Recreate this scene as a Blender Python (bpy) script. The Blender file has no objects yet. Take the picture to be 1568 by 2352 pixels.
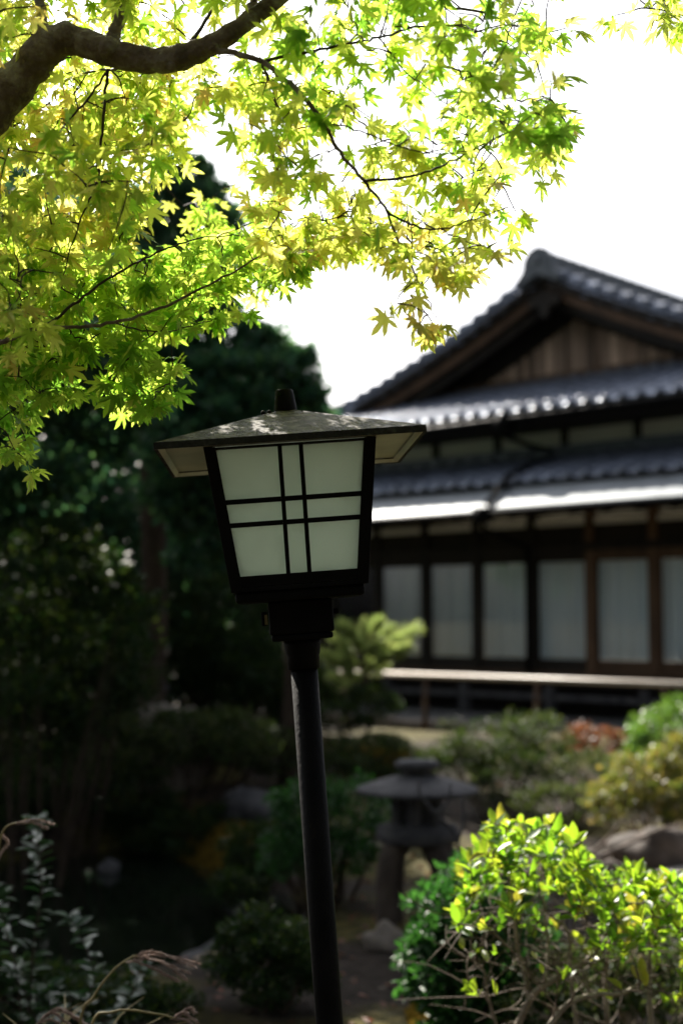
import bpy, math, random
import numpy as np
from mathutils import Vector, Matrix

R = math.radians
rnd = random.Random(11)
nr = np.random.default_rng(5)
sc = bpy.context.scene
COL = sc.collection

# ------------------------------------------------------------------ camera, sky, sun, exposure
F_PX, EYE = 3100.0, 1.55                  # focal length in units of a 1568 px wide frame, eye height
PITCH = math.atan(244 / F_PX)
SUN_AZ, SUN_EL = R(-20), R(38)            # azimuth from +Y (negative = left), elevation
cam_d = bpy.data.cameras.new('camera')
cam = bpy.data.objects.new('camera', cam_d)
COL.objects.link(cam)
cam.location = (0, 0, EYE)
cam.rotation_euler = (R(90) + PITCH, 0, 0)
cam_d.sensor_fit = 'HORIZONTAL'
cam_d.sensor_width = 24.0
cam_d.lens = 24.0 * F_PX / 1568
cam_d.clip_start, cam_d.clip_end = 0.05, 3000
cam_d.dof.use_dof = True
cam_d.dof.focus_distance = 2.62
cam_d.dof.aperture_fstop = 2.2
sc.camera = cam

world = bpy.data.worlds.new('World')
sc.world = world
world.use_nodes = True
wn, wl = world.node_tree.nodes, world.node_tree.links
wn.clear()
w_out = wn.new('ShaderNodeOutputWorld')
w_bg = wn.new('ShaderNodeBackground')
w_bg.inputs['Strength'].default_value = 0.06
w_sky = wn.new('ShaderNodeTexSky')
w_sky.sky_type = 'NISHITA'
w_sky.sun_disc = False
w_sky.sun_elevation = SUN_EL
w_sky.sun_rotation = SUN_AZ
w_sky.air_density, w_sky.dust_density, w_sky.ozone_density = 1.0, 5.0, 1.0
w_tc = wn.new('ShaderNodeTexCoord')
w_no = wn.new('ShaderNodeTexNoise')
w_no.inputs['Scale'].default_value = 2.2
w_no.inputs['Detail'].default_value = 6
w_ra = wn.new('ShaderNodeMapRange')
w_ra.inputs[1].default_value, w_ra.inputs[2].default_value = 0.35, 0.6
w_ra.inputs[3].default_value, w_ra.inputs[4].default_value = 0.5, 0.9
w_mx = wn.new('ShaderNodeMix')
w_mx.data_type = 'RGBA'
w_bw, w_cl = wn.new('ShaderNodeRGBToBW'), wn.new('ShaderNodeCombineColor')   # thin cloud: whiter than the sky, as bright as the sky behind it
w_k = []
for ch, k in (('Red', 1.2), ('Green', 1.24), ('Blue', 1.33)):
    mu = wn.new('ShaderNodeMath')
    mu.operation = 'MULTIPLY'
    mu.inputs[1].default_value = k
    wl.new(w_bw.outputs[0], mu.inputs[0])
    wl.new(mu.outputs[0], w_cl.inputs[ch])
wl.new(w_sky.outputs[0], w_bw.inputs[0])
wl.new(w_cl.outputs[0], w_mx.inputs['B'])
wl.new(w_tc.outputs['Generated'], w_no.inputs['Vector'])
wl.new(w_no.outputs['Fac'], w_ra.inputs[0])
wl.new(w_ra.outputs[0], w_mx.inputs['Factor'])
wl.new(w_sky.outputs[0], w_mx.inputs['A'])
wl.new(w_mx.outputs['Result'], w_bg.inputs['Color'])
wl.new(w_bg.outputs[0], w_out.inputs[0])

sun_d = bpy.data.lights.new('sun', 'SUN')
sun = bpy.data.objects.new('sun', sun_d)
COL.objects.link(sun)
sun_d.energy, sun_d.angle, sun_d.color = 5.0, R(0.5), (1.0, 0.93, 0.82)
sun_vec = Vector((math.sin(SUN_AZ) * math.cos(SUN_EL), math.cos(SUN_AZ) * math.cos(SUN_EL), math.sin(SUN_EL)))
sun.rotation_euler = (-sun_vec).to_track_quat('-Z', 'Y').to_euler()

sc.view_settings.view_transform = 'Standard'
sc.view_settings.look = 'None'
sc.view_settings.exposure = 1.65
sc.view_settings.gamma = 1.0
sc.view_settings.use_curve_mapping = False
sc.render.engine = 'CYCLES'
sc.cycles.use_denoising = True
sc.cycles.max_bounces = 10
sc.cycles.transparent_max_bounces = 12
sc.cycles.sample_clamp_indirect = 6.0

# ------------------------------------------------------------------ helpers
def rays(px, py, Y):
    """world point that the photo shows at (px,py) of a 1568 px wide frame, at ground distance Y"""
    x, v = (px - 784) / F_PX, (1176 - py) / F_PX
    d = Vector((x, math.cos(PITCH) - v * math.sin(PITCH), math.sin(PITCH) + v * math.cos(PITCH)))
    return Vector((0, 0, EYE)) + d * (Y / d.y)

def frange(a, b, n):
    return [a + (b - a) * i / (n - 1) for i in range(n)]

def sstep(a, b, x):
    t = min(1, max(0, (x - a) / (b - a)))
    return t * t * (3 - 2 * t)

def catmull(pts, k=5):
    out = []
    n = len(pts)
    for i in range(n - 1):
        p0, p1, p2, p3 = pts[max(i - 1, 0)], pts[i], pts[i + 1], pts[min(i + 2, n - 1)]
        for j in range(k):
            t = j / k
            out.append([0.5 * ((2 * b) + (-a + c) * t + (2 * a - 5 * b + 4 * c - d) * t * t + (-a + 3 * b - 3 * c + d) * t ** 3)
                        for a, b, c, d in zip(p0, p1, p2, p3)])
    out.append(list(pts[-1]))
    return out

class MB:
    def __init__(s):
        s.v, s.f = [], []
    def add(s, vs, fs):
        o = len(s.v)
        s.v += [tuple(v) for v in vs]
        s.f += [tuple(i + o for i in f) for f in fs]
        return s
    def hexa(s, b, t):
        """box from 4 bottom and 4 top corners"""
        return s.add(list(b) + list(t), [(3, 2, 1, 0), (4, 5, 6, 7), (0, 1, 5, 4), (1, 2, 6, 5), (2, 3, 7, 6), (3, 0, 4, 7)])
    def box(s, c, d, M=None):
        x, y, z = d[0] / 2, d[1] / 2, d[2] / 2
        vs = [Vector(p) for p in ((-x, -y, -z), (x, -y, -z), (x, y, -z), (-x, y, -z), (-x, -y, z), (x, -y, z), (x, y, z), (-x, y, z))]
        if M is not None:
            vs = [M @ v for v in vs]
        vs = [v + Vector(c) for v in vs]
        return s.hexa(vs[:4], vs[4:])
    def tube(s, pts, rad, n=8, cap=True, wob=0.0):
        pts = [Vector(p) for p in pts]
        m = len(pts)
        if not hasattr(rad, '__len__'):
            rad = [rad] * m
        vs, fs = [], []
        t0 = (pts[1] - pts[0]).normalized()
        nrm = t0.orthogonal().normalized()
        for i, p in enumerate(pts):
            t = (pts[min(i + 1, m - 1)] - pts[max(i - 1, 0)]).normalized()
            nrm = (nrm - t * nrm.dot(t))
            nrm = nrm.normalized() if nrm.length > 1e-6 else t.orthogonal().normalized()
            b = t.cross(nrm)
            for k in range(n):
                a = 2 * math.pi * k / n
                r = rad[i] * (1 + wob * rnd.uniform(-1, 1))
                vs.append(p + (nrm * math.cos(a) + b * math.sin(a)) * r)
        for i in range(m - 1):
            for k in range(n):
                k2 = (k + 1) % n
                fs.append((i * n + k, i * n + k2, (i + 1) * n + k2, (i + 1) * n + k))
        if cap:
            fs.append(tuple(range(n - 1, -1, -1)))
            fs.append(tuple((m - 1) * n + k for k in range(n)))
        return s.add(vs, fs)
    def lathe(s, prof, n=24, c=(0, 0, 0)):
        """prof: list of (r,z)"""
        vs, fs = [], []
        for r, z in prof:
            for k in range(n):
                a = 2 * math.pi * k / n
                vs.append((c[0] + r * math.cos(a), c[1] + r * math.sin(a), c[2] + z))
        for i in range(len(prof) - 1):
            for k in range(n):
                k2 = (k + 1) % n
                fs.append((i * n + k, i * n + k2, (i + 1) * n + k2, (i + 1) * n + k))
        fs.append(tuple(range(n - 1, -1, -1)))
        fs.append(tuple((len(prof) - 1) * n + k for k in range(n)))
        return s.add(vs, fs)
    def mesh(s, name, m, smooth=False):
        me = bpy.data.meshes.new(name)
        me.from_pydata(s.v, [], s.f)
        me.materials.append(m)
        if smooth:
            me.polygons.foreach_set('use_smooth', [True] * len(me.polygons))
        me.update()
        return me
    def build(s, name, m, parent=None, smooth=False, bevel=0.0, kind=None):
        o = bpy.data.objects.new(name, s.mesh(name, m, smooth))
        COL.objects.link(o)
        if parent is not None:
            o.parent = parent
        if bevel:
            b = o.modifiers.new('bevel', 'BEVEL')
            b.width, b.segments, b.limit_method, b.angle_limit = bevel, 2, 'ANGLE', R(40)
            b.harden_normals = False
        if kind:
            o['kind'] = kind
        return o

def put(name, me, parent=None, M=None, kind=None):
    o = bpy.data.objects.new(name, me)
    COL.objects.link(o)
    if parent is not None:
        o.parent = parent
    if M is not None:
        o.matrix_local = M
    if kind:
        o['kind'] = kind
    return o

def tag(o, label, cat, group=None):
    o['label'], o['category'] = label, cat
    if group:
        o['group'] = group
    return o

def thing(name, loc, label, cat, group=None, rot=(0, 0, 0)):
    o = bpy.data.objects.new(name, None)
    COL.objects.link(o)
    o.empty_display_size = 0.1
    o.location, o.rotation_euler = loc, rot
    return tag(o, label, cat, group)

def np_mesh(name, V, T, m, tint=None, smooth=False):
    """triangles from arrays"""
    me = bpy.data.meshes.new(name)
    me.vertices.add(len(V))
    me.vertices.foreach_set('co', np.ascontiguousarray(V, dtype=np.float32).ravel())
    me.loops.add(T.size)
    me.polygons.add(len(T))
    me.loops.foreach_set('vertex_index', np.ascontiguousarray(T, dtype=np.int32).ravel())
    me.polygons.foreach_set('loop_start', np.arange(0, T.size, 3, dtype=np.int32))
    me.polygons.foreach_set('loop_total', np.full(len(T), 3, dtype=np.int32))
    if smooth:
        me.polygons.foreach_set('use_smooth', np.ones(len(T), dtype=bool))
    me.materials.append(m)
    if tint is not None:
        a = me.attributes.new('tint', 'FLOAT', 'POINT')
        a.data.foreach_set('value', np.ascontiguousarray(tint, dtype=np.float32))
    me.update(calc_edges=True)
    me.validate()
    return me

def frames(tip, nrm):
    """columns side, tip, normal for arrays of directions"""
    tip = tip / np.linalg.norm(tip, axis=1, keepdims=True)
    nrm = nrm - tip * np.sum(nrm * tip, axis=1, keepdims=True)
    nrm = nrm / (np.linalg.norm(nrm, axis=1, keepdims=True) + 1e-9)
    side = np.cross(tip, nrm)
    return np.stack([side, tip, nrm], axis=2)

def scatter(name, tv, tt, pos, fr, size, m, tint, smooth=False):
    """join copies of a template (tv verts, tt tris) into one mesh"""
    n, k = len(pos), len(tv)
    V = np.einsum('nij,kj->nki', fr, tv) * size[:, None, None] + pos[:, None, :]
    T = (np.arange(n)[:, None, None] * k + tt[None]).reshape(-1, 3)
    return np_mesh(name, V.reshape(-1, 3), T, m, np.repeat(tint, k), smooth)

# ------------------------------------------------------------------ materials
def new_mat(name):
    m = bpy.data.materials.new(name)
    m.use_nodes = True
    nt = m.node_tree
    nt.nodes.clear()
    return m, nt.nodes, nt.links, nt.nodes.new('ShaderNodeOutputMaterial')

def ramp(N, stops):
    r = N.new('ShaderNodeValToRGB')
    e = r.color_ramp.elements
    e[0].position, e[0].color = stops[0][0], (*stops[0][1], 1)
    e[1].position, e[1].color = stops[-1][0], (*stops[-1][1], 1)
    for p, c in stops[1:-1]:
        x = e.new(p)
        x.color = (*c, 1)
    return r

def solid(name, stops, scale=8.0, rough=0.6, bump=0.0, bscale=40.0, spec=0.5, metal=0.0, stretch=(1, 1, 1), detail=6, rvar=0.1, perobj=0.0):
    m, N, L, out = new_mat(name)
    b = N.new('ShaderNodeBsdfPrincipled')
    L.new(b.outputs[0], out.inputs[0])
    tc, mp = N.new('ShaderNodeTexCoord'), N.new('ShaderNodeMapping')
    mp.inputs['Scale'].default_value = stretch
    L.new(tc.outputs['Object'], mp.inputs[0])
    no = N.new('ShaderNodeTexNoise')
    no.inputs['Scale'].default_value, no.inputs['Detail'].default_value = scale, detail
    no.inputs['Roughness'].default_value = 0.62
    L.new(mp.outputs[0], no.inputs['Vector'])
    rp = ramp(N, stops)
    L.new(no.outputs['Fac'], rp.inputs[0])
    src = rp.outputs[0]
    if perobj:
        oi, hs = N.new('ShaderNodeObjectInfo'), N.new('ShaderNodeHueSaturation')
        mr = N.new('ShaderNodeMapRange')
        mr.inputs[3].default_value, mr.inputs[4].default_value = 1 - perobj, 1 + perobj
        L.new(oi.outputs['Random'], mr.inputs[0])
        L.new(mr.outputs[0], hs.inputs['Value'])
        L.new(src, hs.inputs['Color'])
        src = hs.outputs[0]
    L.new(src, b.inputs['Base Color'])
    b.inputs['Roughness'].default_value = rough
    if rvar:
        rr = N.new('ShaderNodeMapRange')
        rr.inputs[3].default_value, rr.inputs[4].default_value = max(0.03, rough - rvar), min(1, rough + rvar)
        L.new(no.outputs['Fac'], rr.inputs[0])
        L.new(rr.outputs[0], b.inputs['Roughness'])
    b.inputs['Specular IOR Level'].default_value = spec
    b.inputs['Metallic'].default_value = metal
    if bump:
        n2, bp = N.new('ShaderNodeTexNoise'), N.new('ShaderNodeBump')
        n2.inputs['Scale'].default_value, n2.inputs['Detail'].default_value = bscale, 5
        L.new(mp.outputs[0], n2.inputs['Vector'])
        L.new(n2.outputs['Fac'], bp.inputs['Height'])
        bp.inputs['Strength'].default_value = bump
        bp.inputs['Distance'].default_value = 0.02
        L.new(bp.outputs[0], b.inputs['Normal'])
    return m

def leafy(name, refl, trans, fac=0.5, rough=0.4, spec=0.5):
    """leaf: refl and trans are colour stops over the per-leaf 'tint' attribute"""
    m, N, L, out = new_mat(name)
    at = N.new('ShaderNodeAttribute')
    at.attribute_name = 'tint'
    r1, r2 = ramp(N, refl), ramp(N, trans)
    L.new(at.outputs['Fac'], r1.inputs[0])
    L.new(at.outputs['Fac'], r2.inputs[0])
    b = N.new('ShaderNodeBsdfPrincipled')
    b.inputs['Roughness'].default_value = rough
    b.inputs['Specular IOR Level'].default_value = spec
    t = N.new('ShaderNodeBsdfTranslucent')
    mx = N.new('ShaderNodeMixShader')
    mx.inputs[0].default_value = fac
    L.new(r1.outputs[0], b.inputs['Base Color'])
    L.new(r2.outputs[0], t.inputs['Color'])
    L.new(b.outputs[0], mx.inputs[1])
    L.new(t.outputs[0], mx.inputs[2])
    L.new(mx.outputs[0], out.inputs[0])
    return m

MT = {}
MT['black'] = solid('black_paint', [(0.3, (.003, .003, .003)), (0.66, (.007, .0065, .006)), (0.74, (.022, .013, .008))], 14, 0.6, 0.1, 90, 0.06)
MT['copper'] = solid('weathered_roof_metal', [(0.28, (.014, .012, .010)), (0.45, (.036, .031, .027)), (0.6, (.115, .105, .092)), (0.75, (.055, .036, .026))], 30, 0.75, 0.5, 120, 0.12, detail=10)
MT['rim'] = solid('dark_rim', [(0.3, (.008, .008, .006)), (0.55, (.02, .02, .014)), (0.75, (.05, .048, .036))], 60, 0.7, 0.4, 120, 0.2)
MT['cream'] = solid('cream_paint', [(0.3, (.52, .50, .38)), (0.7, (.66, .64, .50))], 9, 0.55, 0.1, 60, 0.3)
MT['tile'] = solid('kawara_tile', [(0.3, (.13, .15, .20)), (0.7, (.25, .28, .35))], 5, 0.34, 0.1, 60, 0.7, metal=.5, perobj=0.3)
MT['ridge'] = solid('ridge_tile', [(0.3, (.06, .07, .08)), (0.7, (.15, .17, .19))], 6, 0.45, 0.3, 40, 0.5)
MT['wood_dark'] = solid('dark_timber', [(0.3, (.012, .010, .008)), (0.7, (.035, .027, .02))], 6, 0.7, 0.2, 60, 0.25, stretch=(1, 1, .2))
MT['wood_brown'] = solid('brown_timber', [(0.3, (.06, .033, .018)), (0.7, (.14, .08, .045))], 5, 0.65, 0.2, 60, 0.3, stretch=(1, 1, .2), perobj=0.2)
MT['board'] = solid('weathered_board', [(0.3, (.17, .105, .068)), (0.7, (.50, .36, .26))], 4, 0.75, 0.3, 50, 0.25, stretch=(3, 3, .3), perobj=0.7)
MT['mat'] = solid('straw_mat', [(0.3, (.42, .37, .24)), (0.7, (.52, .46, .30))], 30, 0.8, 0.1, 60, 0.2)
MT['plaster'] = solid('white_plaster', [(0.3, (.74, .73, .68)), (0.7, (.84, .83, .78))], 2, 0.85, 0.1, 30, 0.2)
MT['zinc'] = solid('sheet_metal_roof', [(0.3, (.12, .14, .152)), (0.7, (.20, .225, .245))], 3, 0.55, 0.05, 8, 0.4, metal=0.3)
MT['rail'] = solid('pale_handrail', [(0.3, (.50, .43, .35)), (0.7, (.68, .60, .52))], 5, 0.5, 0.1, 40, 0.4)
MT['stone'] = solid('grey_stone', [(0.3, (.03, .03, .034)), (0.55, (.07, .068, .072)), (0.7, (.115, .11, .108))], 9, 0.85, 0.6, 30, 0.25, perobj=0.15)
MT['rock'] = solid('brown_rock', [(0.3, (.025, .019, .015)), (0.55, (.065, .05, .04)), (0.7, (.12, .095, .08))], 5, 0.85, 0.7, 14, 0.25, perobj=0.2)
MT['pale_rock'] = solid('pale_rock', [(0.3, (.10, .085, .07)), (0.7, (.26, .22, .185))], 6, 0.85, 0.6, 16, 0.25)
MT['bark'] = solid('maple_bark', [(0.25, (.06, .045, .032)), (0.5, (.16, .12, .085)), (0.66, (.29, .255, .20)), (0.8, (.17, .20, .14))], 22, 0.85, 0.8, 70, 0.2, stretch=(1, 1, 1))
MT['twig'] = solid('twig_bark', [(0.3, (.02, .013, .009)), (0.7, (.06, .04, .028))], 30, 0.7, 0, 10, 0.3)
MT['twig_pale'] = solid('pale_twig', [(0.3, (.13, .10, .075)), (0.7, (.34, .29, .23))], 22, 0.75, 0.3, 60, 0.3)
MT['twig_mid'] = solid('brown_twig', [(0.3, (.06, .042, .03)), (0.7, (.17, .13, .095))], 22, 0.75, 0.2, 60, 0.25)
MT['trunk_dark'] = solid('dark_bark', [(0.3, (.025, .018, .013)), (0.7, (.075, .055, .04))], 9, 0.9, 0.8, 24, 0.15)
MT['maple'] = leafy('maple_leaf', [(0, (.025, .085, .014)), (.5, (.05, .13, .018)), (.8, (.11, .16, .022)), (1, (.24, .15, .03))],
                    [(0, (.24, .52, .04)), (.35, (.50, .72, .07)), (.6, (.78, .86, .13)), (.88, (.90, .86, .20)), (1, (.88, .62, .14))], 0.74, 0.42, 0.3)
MT['bush_leaf'] = leafy('bush_leaf', [(0, (.03, .085, .015)), (.5, (.07, .13, .02)), (1, (.20, .17, .03))],
                        [(0, (.20, .45, .02)), (.5, (.42, .60, .03)), (1, (.72, .60, .07))], 0.55, 0.4, 0.4)
MT['gloss_leaf'] = leafy('glossy_dark_leaf', [(0, (.012, .045, .012)), (1, (.03, .085, .02))], [(0, (.03, .14, .015)), (1, (.09, .28, .04))], 0.3, 0.42, 0.28)
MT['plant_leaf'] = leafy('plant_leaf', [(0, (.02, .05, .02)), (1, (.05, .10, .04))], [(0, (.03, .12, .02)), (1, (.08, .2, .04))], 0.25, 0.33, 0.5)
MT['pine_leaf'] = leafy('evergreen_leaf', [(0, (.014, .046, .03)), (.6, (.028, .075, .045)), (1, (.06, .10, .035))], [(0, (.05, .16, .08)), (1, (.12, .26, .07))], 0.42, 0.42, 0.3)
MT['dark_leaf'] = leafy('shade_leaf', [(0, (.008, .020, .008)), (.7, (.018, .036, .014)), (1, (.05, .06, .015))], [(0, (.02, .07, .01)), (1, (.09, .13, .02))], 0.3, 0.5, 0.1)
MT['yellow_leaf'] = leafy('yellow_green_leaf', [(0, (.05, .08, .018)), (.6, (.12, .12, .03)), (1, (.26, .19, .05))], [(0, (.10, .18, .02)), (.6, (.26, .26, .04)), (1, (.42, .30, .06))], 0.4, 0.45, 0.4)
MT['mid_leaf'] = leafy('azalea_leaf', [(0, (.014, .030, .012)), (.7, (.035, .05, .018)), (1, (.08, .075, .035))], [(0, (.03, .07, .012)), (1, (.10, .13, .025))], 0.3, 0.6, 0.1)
MT['green_leaf'] = leafy('clipped_leaf', [(0, (.03, .075, .015)), (1, (.09, .15, .03))], [(0, (.08, .22, .02)), (1, (.22, .36, .04))], 0.4, 0.4, 0.4)
MT['red_leaf'] = leafy('reddish_leaf', [(0, (.06, .04, .018)), (1, (.20, .06, .03))], [(0, (.12, .08, .03)), (1, (.36, .10, .04))], 0.4, 0.45, 0.4)
MT['moss'] = leafy('moss', [(0, (.09, .065, .012)), (1, (.34, .22, .04))], [(0, (.10, .07, .01)), (1, (.25, .17, .03))], 0.3, 0.8, 0.1)  # moss, its yellow raised to stand in for sunlight on the patches
MT['pale_needle'] = leafy('pale_needle', [(0, (.10, .15, .05)), (1, (.28, .33, .13))], [(0, (.24, .36, .08)), (1, (.58, .66, .20))], 0.45, 0.5, 0.3)
MT['plume'] = leafy('plume', [(0, (.20, .145, .12)), (1, (.46, .36, .31))], [(0, (.3, .2, .16)), (1, (.5, .38, .32))], 0.35, 0.6, 0.3)
MT['stalk'] = solid('grass_stalk', [(0.3, (.16, .13, .05)), (0.7, (.30, .24, .10))], 9, 0.6, 0, 9, 0.3)
MT['dry'] = solid('dry_twig', [(0.3, (.10, .075, .06)), (0.7, (.24, .19, .16))], 9, 0.8, 0.2, 40, 0.2)

def mat_pane():
    m, N, L, out = new_mat('frosted_acrylic')
    b = N.new('ShaderNodeBsdfPrincipled')
    b.inputs['Roughness'].default_value = 0.45
    no, rp, tc = N.new('ShaderNodeTexNoise'), ramp(N, [(0.32, (.74, .78, .72)), (0.5, (.86, .90, .85)), (0.7, (.90, .93, .90))]), N.new('ShaderNodeTexCoord')
    no.inputs['Scale'].default_value, no.inputs['Detail'].default_value = 7, 8
    L.new(tc.outputs['Object'], no.inputs['Vector'])
    L.new(no.outputs['Fac'], rp.inputs[0])
    L.new(rp.outputs[0], b.inputs['Base Color'])
    n2, bp = N.new('ShaderNodeTexNoise'), N.new('ShaderNodeBump')
    n2.inputs['Scale'].default_value = 260
    bp.inputs['Strength'].default_value, bp.inputs['Distance'].default_value = 0.25, 0.002
    L.new(tc.outputs['Object'], n2.inputs['Vector'])
    L.new(n2.outputs['Fac'], bp.inputs['Height'])
    L.new(bp.outputs[0], b.inputs['Normal'])
    t = N.new('ShaderNodeBsdfTranslucent')
    t.inputs['Color'].default_value = (.93, .99, .93, 1)
    mx = N.new('ShaderNodeMixShader')
    mx.inputs[0].default_value = 0.6
    L.new(b.outputs[0], mx.inputs[1])
    L.new(t.outputs[0], mx.inputs[2])
    L.new(mx.outputs[0], out.inputs[0])
    return m
MT['pane'] = mat_pane()

def mat_glass():
    m, N, L, out = new_mat('window_glass')
    g, t, mx, fr = N.new('ShaderNodeBsdfGlossy'), N.new('ShaderNodeBsdfTransparent'), N.new('ShaderNodeMixShader'), N.new('ShaderNodeFresnel')
    g.inputs['Roughness'].default_value = 0.02
    t.inputs['Color'].default_value = (.95, .97, .97, 1)
    L.new(fr.outputs[0], mx.inputs[0])
    L.new(t.outputs[0], mx.inputs[1])
    L.new(g.outputs[0], mx.inputs[2])
    L.new(mx.outputs[0], out.inputs[0])
    return m
MT['glass'] = mat_glass()

def mat_curtain():
    m, N, L, out = new_mat('curtain_cloth')
    d, t, mx = N.new('ShaderNodeBsdfDiffuse'), N.new('ShaderNodeBsdfTranslucent'), N.new('ShaderNodeMixShader')
    d.inputs['Color'].default_value = (.80, .89, .95, 1)
    t.inputs['Color'].default_value = (.80, .89, .95, 1)
    mx.inputs[0].default_value = 0.28
    L.new(d.outputs[0], mx.inputs[1])
    L.new(t.outputs[0], mx.inputs[2])
    L.new(mx.outputs[0], out.inputs[0])
    return m
MT['curtain'] = mat_curtain()

def mat_ground():
    m, N, L, out = new_mat('garden_ground')
    b, tc = N.new('ShaderNodeBsdfPrincipled'), N.new('ShaderNodeTexCoord')
    n1, n2, n3 = N.new('ShaderNodeTexNoise'), N.new('ShaderNodeTexNoise'), N.new('ShaderNodeTexNoise')
    n1.inputs['Scale'].default_value, n1.inputs['Detail'].default_value = 0.9, 5
    n2.inputs['Scale'].default_value, n2.inputs['Detail'].default_value = 14, 9
    n3.inputs['Scale'].default_value, n3.inputs['Detail'].default_value = 60, 4
    for n in (n1, n2, n3):
        L.new(tc.outputs['Object'], n.inputs['Vector'])
    dirt, moss = ramp(N, [(.3, (.012, .009, .006)), (.7, (.045, .034, .026))]), ramp(N, [(.3, (.02, .022, .006)), (.7, (.10, .08, .02))])
    L.new(n2.outputs['Fac'], dirt.inputs[0])
    L.new(n2.outputs['Fac'], moss.inputs[0])
    mk = ramp(N, [(.48, (0, 0, 0)), (.56, (1, 1, 1))])
    L.new(n1.outputs['Fac'], mk.inputs[0])
    mx = N.new('ShaderNodeMix')
    mx.data_type = 'RGBA'
    L.new(mk.outputs[0], mx.inputs['Factor'])
    L.new(dirt.outputs[0], mx.inputs['A'])
    L.new(moss.outputs[0], mx.inputs['B'])
    L.new(mx.outputs['Result'], b.inputs['Base Color'])
    b.inputs['Roughness'].default_value = 0.95
    b.inputs['Specular IOR Level'].default_value = 0.15
    bp = N.new('ShaderNodeBump')
    bp.inputs['Strength'].default_value, bp.inputs['Distance'].default_value = 0.8, 0.03
    L.new(n3.outputs['Fac'], bp.inputs['Height'])
    L.new(bp.outputs[0], b.inputs['Normal'])
    L.new(b.outputs[0], out.inputs[0])
    return m
MT['ground'] = mat_ground()
MT['gravel'] = solid('pale_gravel', [(0.3, (.18, .16, .135)), (0.7, (.46, .42, .37))], 40, 0.9, 0.8, 60, 0.2)
MT['paving'] = solid('terrace_stone', [(0.3, (.06, .06, .065)), (0.7, (.14, .135, .13))], 7, 0.8, 0.4, 30, 0.3, perobj=0.15)

def mat_water():
    m, N, L, out = new_mat('pond_water')
    b, tc, no, bp = N.new('ShaderNodeBsdfPrincipled'), N.new('ShaderNodeTexCoord'), N.new('ShaderNodeTexNoise'), N.new('ShaderNodeBump')
    b.inputs['Base Color'].default_value = (.006, .009, .006, 1)
    b.inputs['Roughness'].default_value = 0.06
    no.inputs['Scale'].default_value = 5
    bp.inputs['Strength'].default_value, bp.inputs['Distance'].default_value = 0.1, 0.02
    L.new(tc.outputs['Object'], no.inputs['Vector'])
    L.new(no.outputs['Fac'], bp.inputs['Height'])
    L.new(bp.outputs[0], b.inputs['Normal'])
    L.new(b.outputs[0], out.inputs[0])
    return m
MT['water'] = mat_water()

# ------------------------------------------------------------------ the building's own axes (u along the facade, w into the building)
HA = R(46.7)
HU = Vector((math.sin(HA), -math.cos(HA), 0))
HW = Vector((math.cos(HA), math.sin(HA), 0))
HP = Vector((3.668, 17.654, 0))
HM = Matrix(((HU.x, HW.x, 0, HP.x), (HU.y, HW.y, 0, HP.y), (0, 0, 1, 0), (0, 0, 0, 1)))
def hw(u, w, z):
    return HP + HU * u + HW * w + Vector((0, 0, z))

# ------------------------------------------------------------------ ground, pond
POND = [(-1.7, 8.3, 1.25, 2.1), (-3.2, 8.0, 1.6, 1.9), (-0.75, 8.0, .6, 1.1)]
WATER_Z = -0.22
def hgt(x, y):
    h = 0.30 * sstep(9.5, 14.5, y) + 0.03 * math.sin(x * 1.3 + y * .7) * sstep(3, 8, y) + 0.10 * sstep(1.0, 3.0, x) * sstep(6, 9, y)
    d = 9
    for cx, cy, rx, ry in POND:
        d = min(d, math.hypot((x - cx) / rx, (y - cy) / ry))
    k = 1 - sstep(0.75, 1.25, d)
    t = (x - HP.x) * HW.x + (y - HP.y) * HW.y
    h = h * (1 - k) + (-0.45) * k
    if t > -3.6:
        q = sstep(-3.6, -2.9, t)
        h = h * (1 - q) + 0.2 * q
    return h
gx = sorted(set([-400, -200, -100, -50, -30, -20, -14] + [round(-10 + .25 * i, 3) for i in range(73)] + [10, 14, 20, 30, 50, 100, 200, 400]))
gy = sorted(set([-200, -100, -50, -25, -12, -6, -3] + [round(-1 + .25 * i, 3) for i in range(110)] + [30, 36, 45, 60, 100, 200, 400, 900]))
g = MB()
for y in gy:
    for x in gx:
        g.v.append((x, y, hgt(x, y)))
nx = len(gx)
for j in range(len(gy) - 1):
    for i in range(nx - 1):
        g.f.append((j * nx + i, j * nx + i + 1, (j + 1) * nx + i + 1, (j + 1) * nx + i))
g.build('ground', MT['ground'], smooth=True, kind='structure')
wb = MB()
for cx, cy, rx, ry in POND[:1]:
    wb.add([(-5.2, 5.6, WATER_Z), (0.1, 5.6, WATER_Z), (0.1, 10.8, WATER_Z), (-5.2, 10.8, WATER_Z)], [(0, 1, 2, 3)])
wb.build('pond_water', MT['water'], kind='structure')
# pale gravel court to the right
gb = MB()
ring = []
for i in range(40):
    a = 2 * math.pi * i / 40
    x, y = 2.75 + 1.25 * math.cos(a) * (1 + .1 * math.sin(3 * a)), 7.7 + .75 * math.sin(a) * (1 + .12 * math.cos(4 * a))
    ring.append((x, y))
gb.v.append((2.75, 7.7, hgt(2.75, 7.7) + .05))
for k in (.35, .7, 1.0):
    for x, y in ring:
        X, Y = 2.75 + (x - 2.75) * k, 7.7 + (y - 7.7) * k
        gb.v.append((X, Y, hgt(X, Y) + (.045 if k < 1 else .004)))
for i in range(40):
    i2 = (i + 1) % 40
    gb.f.append((0, 1 + i, 1 + i2))
    for k in range(2):
        gb.f.append((1 + k * 40 + i, 1 + (k + 1) * 40 + i, 1 + (k + 1) * 40 + i2, 1 + k * 40 + i2))
gb.build('gravel_path', MT['gravel'], kind='structure')

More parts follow.
